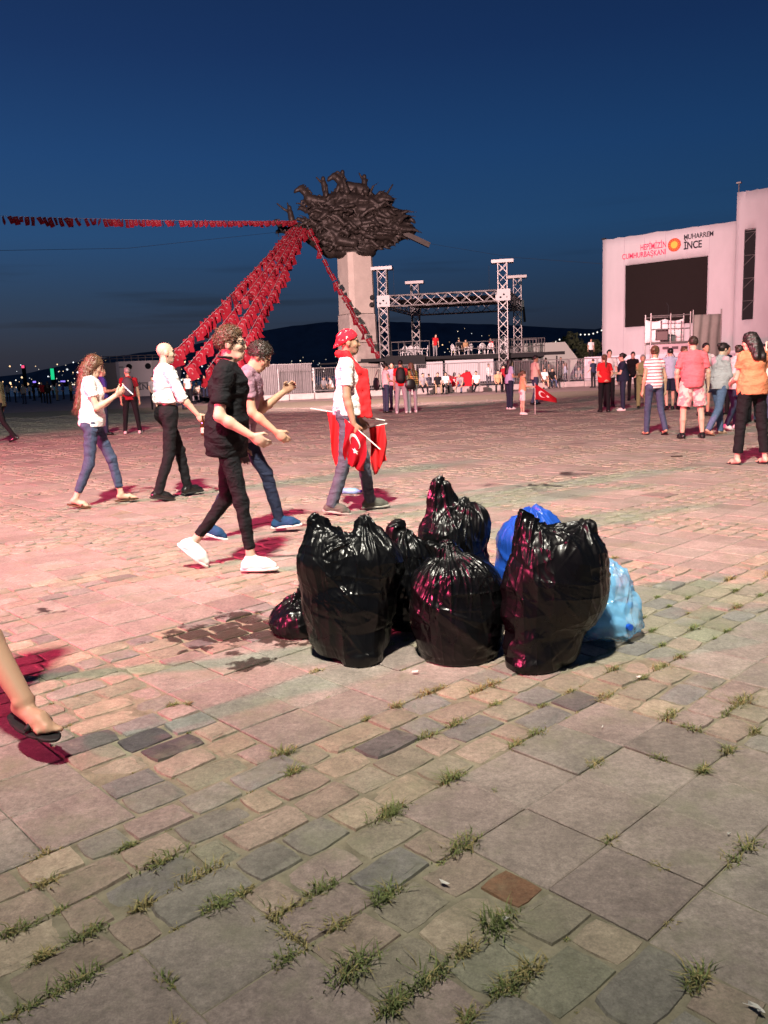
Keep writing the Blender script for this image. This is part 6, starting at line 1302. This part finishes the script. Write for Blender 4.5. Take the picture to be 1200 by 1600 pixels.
# ------------------------------------------------------------------ ferry moored at the quay, left
fy = empty('ferry', (-24.47, 84.00, 1.22)[0:2] + (0,), R(4), 'white ferry with round portholes and a railed upper deck, moored beyond the square', 'ferry')
M_FER = mat('ferry_white', (.50, .46, .47), .5, noise=.06, nscale=.6)
v = []
for z, k in ((-.6, .86), (2.2, 1.0), (3.5, 1.0)):
    for x, y in ((-2.0, 3), (-2.0, .3), (-1.6, 0), (1.6, 0), (2.6, 1.2), (3.0, 9), (-2.0, 9)): v.append((x * k, y, z))
fc = [(j * 7 + i, j * 7 + (i + 1) % 7, (j + 1) * 7 + (i + 1) % 7, (j + 1) * 7 + i) for j in range(2) for i in range(7)] + [tuple(range(14, 21))]
mesh('superstructure', v, fc, M_FER, fy); MB().box((.2, .6, 1.3), (4.6, 1.4, .12)).build('rubbing_strip', mat('ferry_grey', (.2, .19, .2), .6), fy)
for x in (-.62, 1.25): MB().lathe([(.30, 0), (.30, .04)], 16, (x, -.01, 2.95), rot).build('porthole', mat('porthole_dark', (.008, .008, .01), .2), fy)
MB().box((-1.4, -.02, 2.95), (.45, .03, .12)).build('name_plate', mat('ferry_grey', (.2, .19, .2), .6), fy)
c = bpy.data.curves.new('lettering', 'FONT'); c.body = 'İN'; c.size = .85; c.extrude = .005; c.offset = .015; to = bpy.data.objects.new('lettering', c); COL.objects.link(to); to.parent = fy; to.location = (.1, -.03, .62); to.rotation_euler = (R(90), 0, 0); c.materials.append(mat('ferry_letter', (.08, .08, .1), .6)); to_mesh(to)
rl = MB()
for z in (3.8, 4.05): rl.path([Vector((-3.2, 3, z)), Vector((-3.2, .2, z)), Vector((2.4, .2, z)), Vector((4.5, 5, z))], .035, 5)
for x in np.linspace(-3.2, 2.4, 9): rl.tube((x, .2, 3.4), (x, .2, 4.05), .03, 5)
rl.build('railing', M_ALU, fy); MB().box((-2.65, 2.2, 1.9), (1.3, 3.5, 3.1)).build('deck_house', mat('ferry_shade', (.16, .15, .16), .7), fy)

# ------------------------------------------------------------------ flag strings
def bunting(label, pts, n, size, sag, seed, parent_z=0, t0=0.0, blow=0.35):
    rg = np.random.RandomState(seed); a = Vector(pts[0]); b = Vector(pts[1]); r_ = empty('flag_string', a, 0, label, 'bunting', 'strings of small flags hung from the monument')
    P = lambda t: (b - a) * t + Vector((0, 0, -sag * 4 * t * (1 - t))); mb = MB(); mb.path([P(k / 24) for k in range(25)], .012, 4); mb.build('cord', mat('cord_white', (.4, .36, .36), .8), r_)
    for k in range(n):
        t = t0 + (1 - t0) * (k + .5) / n; o = link('flag', FL[rg.randint(len(FL))], r_); o.location = P(t) + Vector((0, 0, -.01)); tn = (P(min(1, t + .01)) - P(t - .01)); s_ = size * rg.uniform(.9, 1.1)
        o.scale = (s_, s_, s_ * rg.uniform(.85, 1.1)); o.rotation_euler = (R(rg.normal(0, 16)), R(rg.normal(blow * -30, 12)), R(-18) + R(rg.normal(0, 24)))
FL = []
for k in range(6):
    rg = np.random.RandomState(60 + k); ph, am, tl = rg.uniform(0, 6), rg.uniform(.04, .14), rg.uniform(-.2, .5)
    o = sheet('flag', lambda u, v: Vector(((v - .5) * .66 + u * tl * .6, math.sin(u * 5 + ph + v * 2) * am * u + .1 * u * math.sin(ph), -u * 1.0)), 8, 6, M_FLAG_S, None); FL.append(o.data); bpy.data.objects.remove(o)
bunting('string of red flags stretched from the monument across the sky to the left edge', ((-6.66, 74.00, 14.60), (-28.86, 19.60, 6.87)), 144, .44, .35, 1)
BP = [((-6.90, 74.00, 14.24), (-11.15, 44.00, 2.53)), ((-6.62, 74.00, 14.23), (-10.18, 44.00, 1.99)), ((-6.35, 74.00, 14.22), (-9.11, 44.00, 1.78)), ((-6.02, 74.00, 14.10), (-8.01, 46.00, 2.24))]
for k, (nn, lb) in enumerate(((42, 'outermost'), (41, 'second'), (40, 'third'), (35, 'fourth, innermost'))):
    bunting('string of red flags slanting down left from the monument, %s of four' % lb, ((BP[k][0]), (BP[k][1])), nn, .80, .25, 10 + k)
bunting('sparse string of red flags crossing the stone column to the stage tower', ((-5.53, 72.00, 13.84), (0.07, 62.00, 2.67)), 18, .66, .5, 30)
wr = MB().path([Vector((4.62, 74.00, 12.32)), Vector((10.70, 66.00, 9.83)), Vector((16.38, 61.00, 8.50))], .012, 4).build('cable', M_BLK); tag(wr, 'thin dark cable from the monument to the screen wall', 'cable')
wr = MB().path([Vector((-7.92, 74.00, 13.74)), Vector((-15.84, 55.00, 9.89)), Vector((-20.58, 44.00, 8.33))], .014, 4).build('cable', M_BLK); tag(wr, 'thin dark cable below the long flag string in the sky', 'cable')

# ------------------------------------------------------------------ bay, far shore, hills and town lights
water = mesh('water', [(-9000, 130, -.6), (9000, 130, -.6), (9000, 9000, -.6), (-9000, 9000, -.6)], [(0, 1, 2, 3)], mat('bay_water', (.01, .015, .02), .25, bump=.4, bscale=.05)); tag(water, kind='structure')
def ridge(name, prof, Y, m, back=1500):
    V, F = [], []
    rg = np.random.RandomState(int(Y)); P = []
    for (a, b) in zip(prof[:-1], prof[1:]):
        for k in range(8):
            t = k / 8; P.append((a[0] + (b[0] - a[0]) * t, a[1] + (b[1] - a[1]) * t + rg.normal(0, .9)))
    for (x, z) in P: V += [(x, Y - 600 * max(.1, z / 400), -5), (x, Y, max(z, 1)), (x, Y + back, -5)]
    for i in range(len(P) - 1):
        for j in range(2): F.append((3 * i + j, 3 * i + 3 + j, 3 * i + 4 + j, 3 * i + 1 + j))
    o = mesh(name, V, F, m, None, True); tag(o, kind='structure'); return o
M_HILL = mat('hazed_hill', (.19, .20, .20), .95, noise=.3, nscale=.01)  # base colour lifted to paint in the haze over the hills
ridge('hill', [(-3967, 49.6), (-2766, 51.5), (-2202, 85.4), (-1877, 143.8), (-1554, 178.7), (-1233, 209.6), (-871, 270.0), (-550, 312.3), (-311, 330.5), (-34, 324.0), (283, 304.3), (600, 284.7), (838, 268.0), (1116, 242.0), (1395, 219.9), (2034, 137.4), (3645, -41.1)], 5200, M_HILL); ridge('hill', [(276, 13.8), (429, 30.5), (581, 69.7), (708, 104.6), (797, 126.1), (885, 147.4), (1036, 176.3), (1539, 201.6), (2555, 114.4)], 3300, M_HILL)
def lights_mesh():
    rg = np.random.RandomState(9); V, F, C = [], [], []
    def dot(p, r, c):
        n = len(V); x, y, z = p; V.extend([(x + r, y, z), (x - r, y, z), (x, y + r, z), (x, y - r, z), (x, y, z + r), (x, y, z - r)]); F.extend([(n, n + 2, n + 4), (n + 2, n + 1, n + 4), (n + 1, n + 3, n + 4), (n + 3, n, n + 4), (n + 2, n, n + 5), (n + 1, n + 2, n + 5), (n + 3, n + 1, n + 5), (n, n + 3, n + 5)]); C.extend([c] * 6)
    pal = [(1, .82, .6), (1, .9, .75), (.9, .95, 1), (1, .7, .4), (1, .6, .3)]
    for x0, x1, z0, z1, Y, cnt, r0, r1 in [(-1413, -944, 1.2, 85.1, 3000, 95, 1.2, 2.8), (-1178, -677, -10.7, 15.8, 2500, 60, 1.2, 2.6), (-658, -471, -3.2, 64.9, 2500, 32, 1.3, 2.8), (-465, -139, 16.2, 70.6, 3000, 42, 1.1, 2.4), (244, 442, 43.3, 163.4, 3200, 26, 1.0, 2.0), (579, 756, 2.8, 76.8, 2800, 22, 1.2, 2.6), (-394, 805, 3.1, 25.8, 3000, 25, 1.0, 2.0)]:
        for _ in range(cnt):
            t = rg.rand() ** 1.6; dot((rg.uniform(x0, x1), Y, z0 + (z1 - z0) * t), rg.uniform(r0, r1) * (1.7 if rg.rand() < .12 else 1), np.array(pal[rg.randint(5)]) * rg.uniform(.3, 1.2))
    for p in [(544, 2900, 75.4), (559, 2900, 74.9), (574, 2900, 75.5), (588, 2900, 77.9), (603, 2900, 82.3), (618, 2900, 88.3), (632, 2900, 94.9), (647, 2900, 101.0), (661, 2900, 105.7), (676, 2900, 108.5), (691, 2900, 109.3), (705, 2900, 108.9), (720, 2900, 108.4), (734, 2900, 108.7), (749, 2900, 110.7), (763, 2900, 114.8), (778, 2900, 120.5)]: dot(p, 3.0, np.array((1, .92, .8)))
    m = bpy.data.materials.new('town_light'); m.use_nodes = True; t = m.node_tree; b = t.nodes['Principled BSDF']; a = t.nodes.new('ShaderNodeAttribute'); a.attribute_name = 'Col'
    b.inputs['Base Color'].default_value = (0, 0, 0, 1); t.links.new(a.outputs['Color'], b.inputs['Emission Color']); b.inputs['Emission Strength'].default_value = 2.0
    o = mesh('town_lights', V, F, m, None, False, None, np.array(C)); tag(o, 'scattered white and amber lights of the town across the bay', 'town lights', kind='stuff')
lights_mesh()
def lit_tower(p, w, h, c, label, s_=1.2):
    r_ = empty('lit_tower', (p[0], p[1], 0), 0, label, 'tower'); MB().box((0, 0, (p[2]) / 2 + h / 2), (w, w, p[2] + h)).build('shaft', mat('tower_dark', (.03, .03, .03), .9), r_); MB().box((0, -w * .55, p[2] + h / 2), (w * .9, w * .1, h)).build('light_panel', mat('panel_' + label[:5], (0, 0, 0), 1, emit=c, estr=s_), r_)
lit_tower((-781.11, 2000.00, 17.47), 9, 26, (.02, .85, .35), 'green lit tower on the far shore behind the woman with the phone', .8)
lit_tower((-850.16, 2000.00, 47.38), 7, 6, (1, .08, .2), 'slim tower with a red light on top, far shore left', 1.5)
lit_tower((-619.81, 1500.00, 9.01), 6, 3, (.3, .2, 1), 'low violet lit pier building, left one on the far shore', 1.5); lit_tower((-567.90, 1500.00, 8.18), 9, 2.6, (.25, .2, 1), 'low violet lit pier building, right one on the far shore', 1.5)

# ------------------------------------------------------------------ small litter on the paving
M_PAPER = mat('paper_white', (.62, .60, .55), .8, noise=.15, nscale=60)
st = MB().tube((0, 0, 0), (.035, .02, .085), .005, 8).build('drinking_straw', mat('straw_white', (.7, .68, .64), .5), None, True, (0.545, 3.40, 0.004)); tag(st, 'short white straw leaning against the biggest black bag', 'straw')
def scrap(loc, s, rz, label, seed):
    rg = np.random.RandomState(seed); n = 9; V = [(0, 0, .010)]; a = np.sort(rg.uniform(0, 6.28, n))
    for t in a: V.append((math.cos(t) * s * rg.uniform(.6, 1.2), math.sin(t) * s * .45 * rg.uniform(.6, 1.2), .003 + rg.uniform(0, .010)))
    o = mesh('paper_scrap', V, [(0, i + 1, (i + 1) % n + 1) for i in range(n)], M_PAPER, None, False, (loc[0], loc[1], .004)); o.rotation_euler.z = rz
    q = o.modifiers.new('t', 'SOLIDIFY'); q.thickness = .001; tag(o, label, 'litter', 'paper scraps on the paving')
for k, (p, s_, rz, lb) in enumerate([((0.12, 1.91), .016, -.6, 'white paper scrap beside the single terracotta brick'), ((0.25, 1.76), .013, .2, 'white paper scrap by the tuft below the terracotta brick'), ((0.92, 2.08), .010, .4, 'tiny white scrap on the large slabs at the right'), ((1.52, 3.86), .016, .2, 'white scrap right of the pale blue bag'), ((1.36, 3.73), .012, -.3, 'small white scrap nearest the pale blue bag'), ((1.04, 3.26), .014, .0, 'white scrap on the cobbles in front of the pale blue bag'), ((0.11, 3.42), .016, .3, 'yellowish scrap in front of the squat round bag'), ((0.76, 2.79), .008, 1, 'tiny scrap on the slab below the cobble band'), ((0.71, 1.46), .02, -.7, 'pale splinter in the joint at the bottom right')]): scrap(p, s_, rz, lb, k)
b_ = small_bottle(((-0.36, 8.98)[0], (-0.36, 8.98)[1], .036), (R(90), 0, R(60)), 'empty clear plastic bottle lying behind the man with the bandana', group='bottles dropped on the paving')
lf = MB().box((0, 0, 0), (.16, .02, .012)).build('twig', mat('dark_twig', (.03, .02, .015), .9), None, False, ((4.11, 11.37)[0], (4.11, 11.37)[1], .012)); tag(lf, 'dark twig lying on the square in front of the stocky man in pink', 'twig')
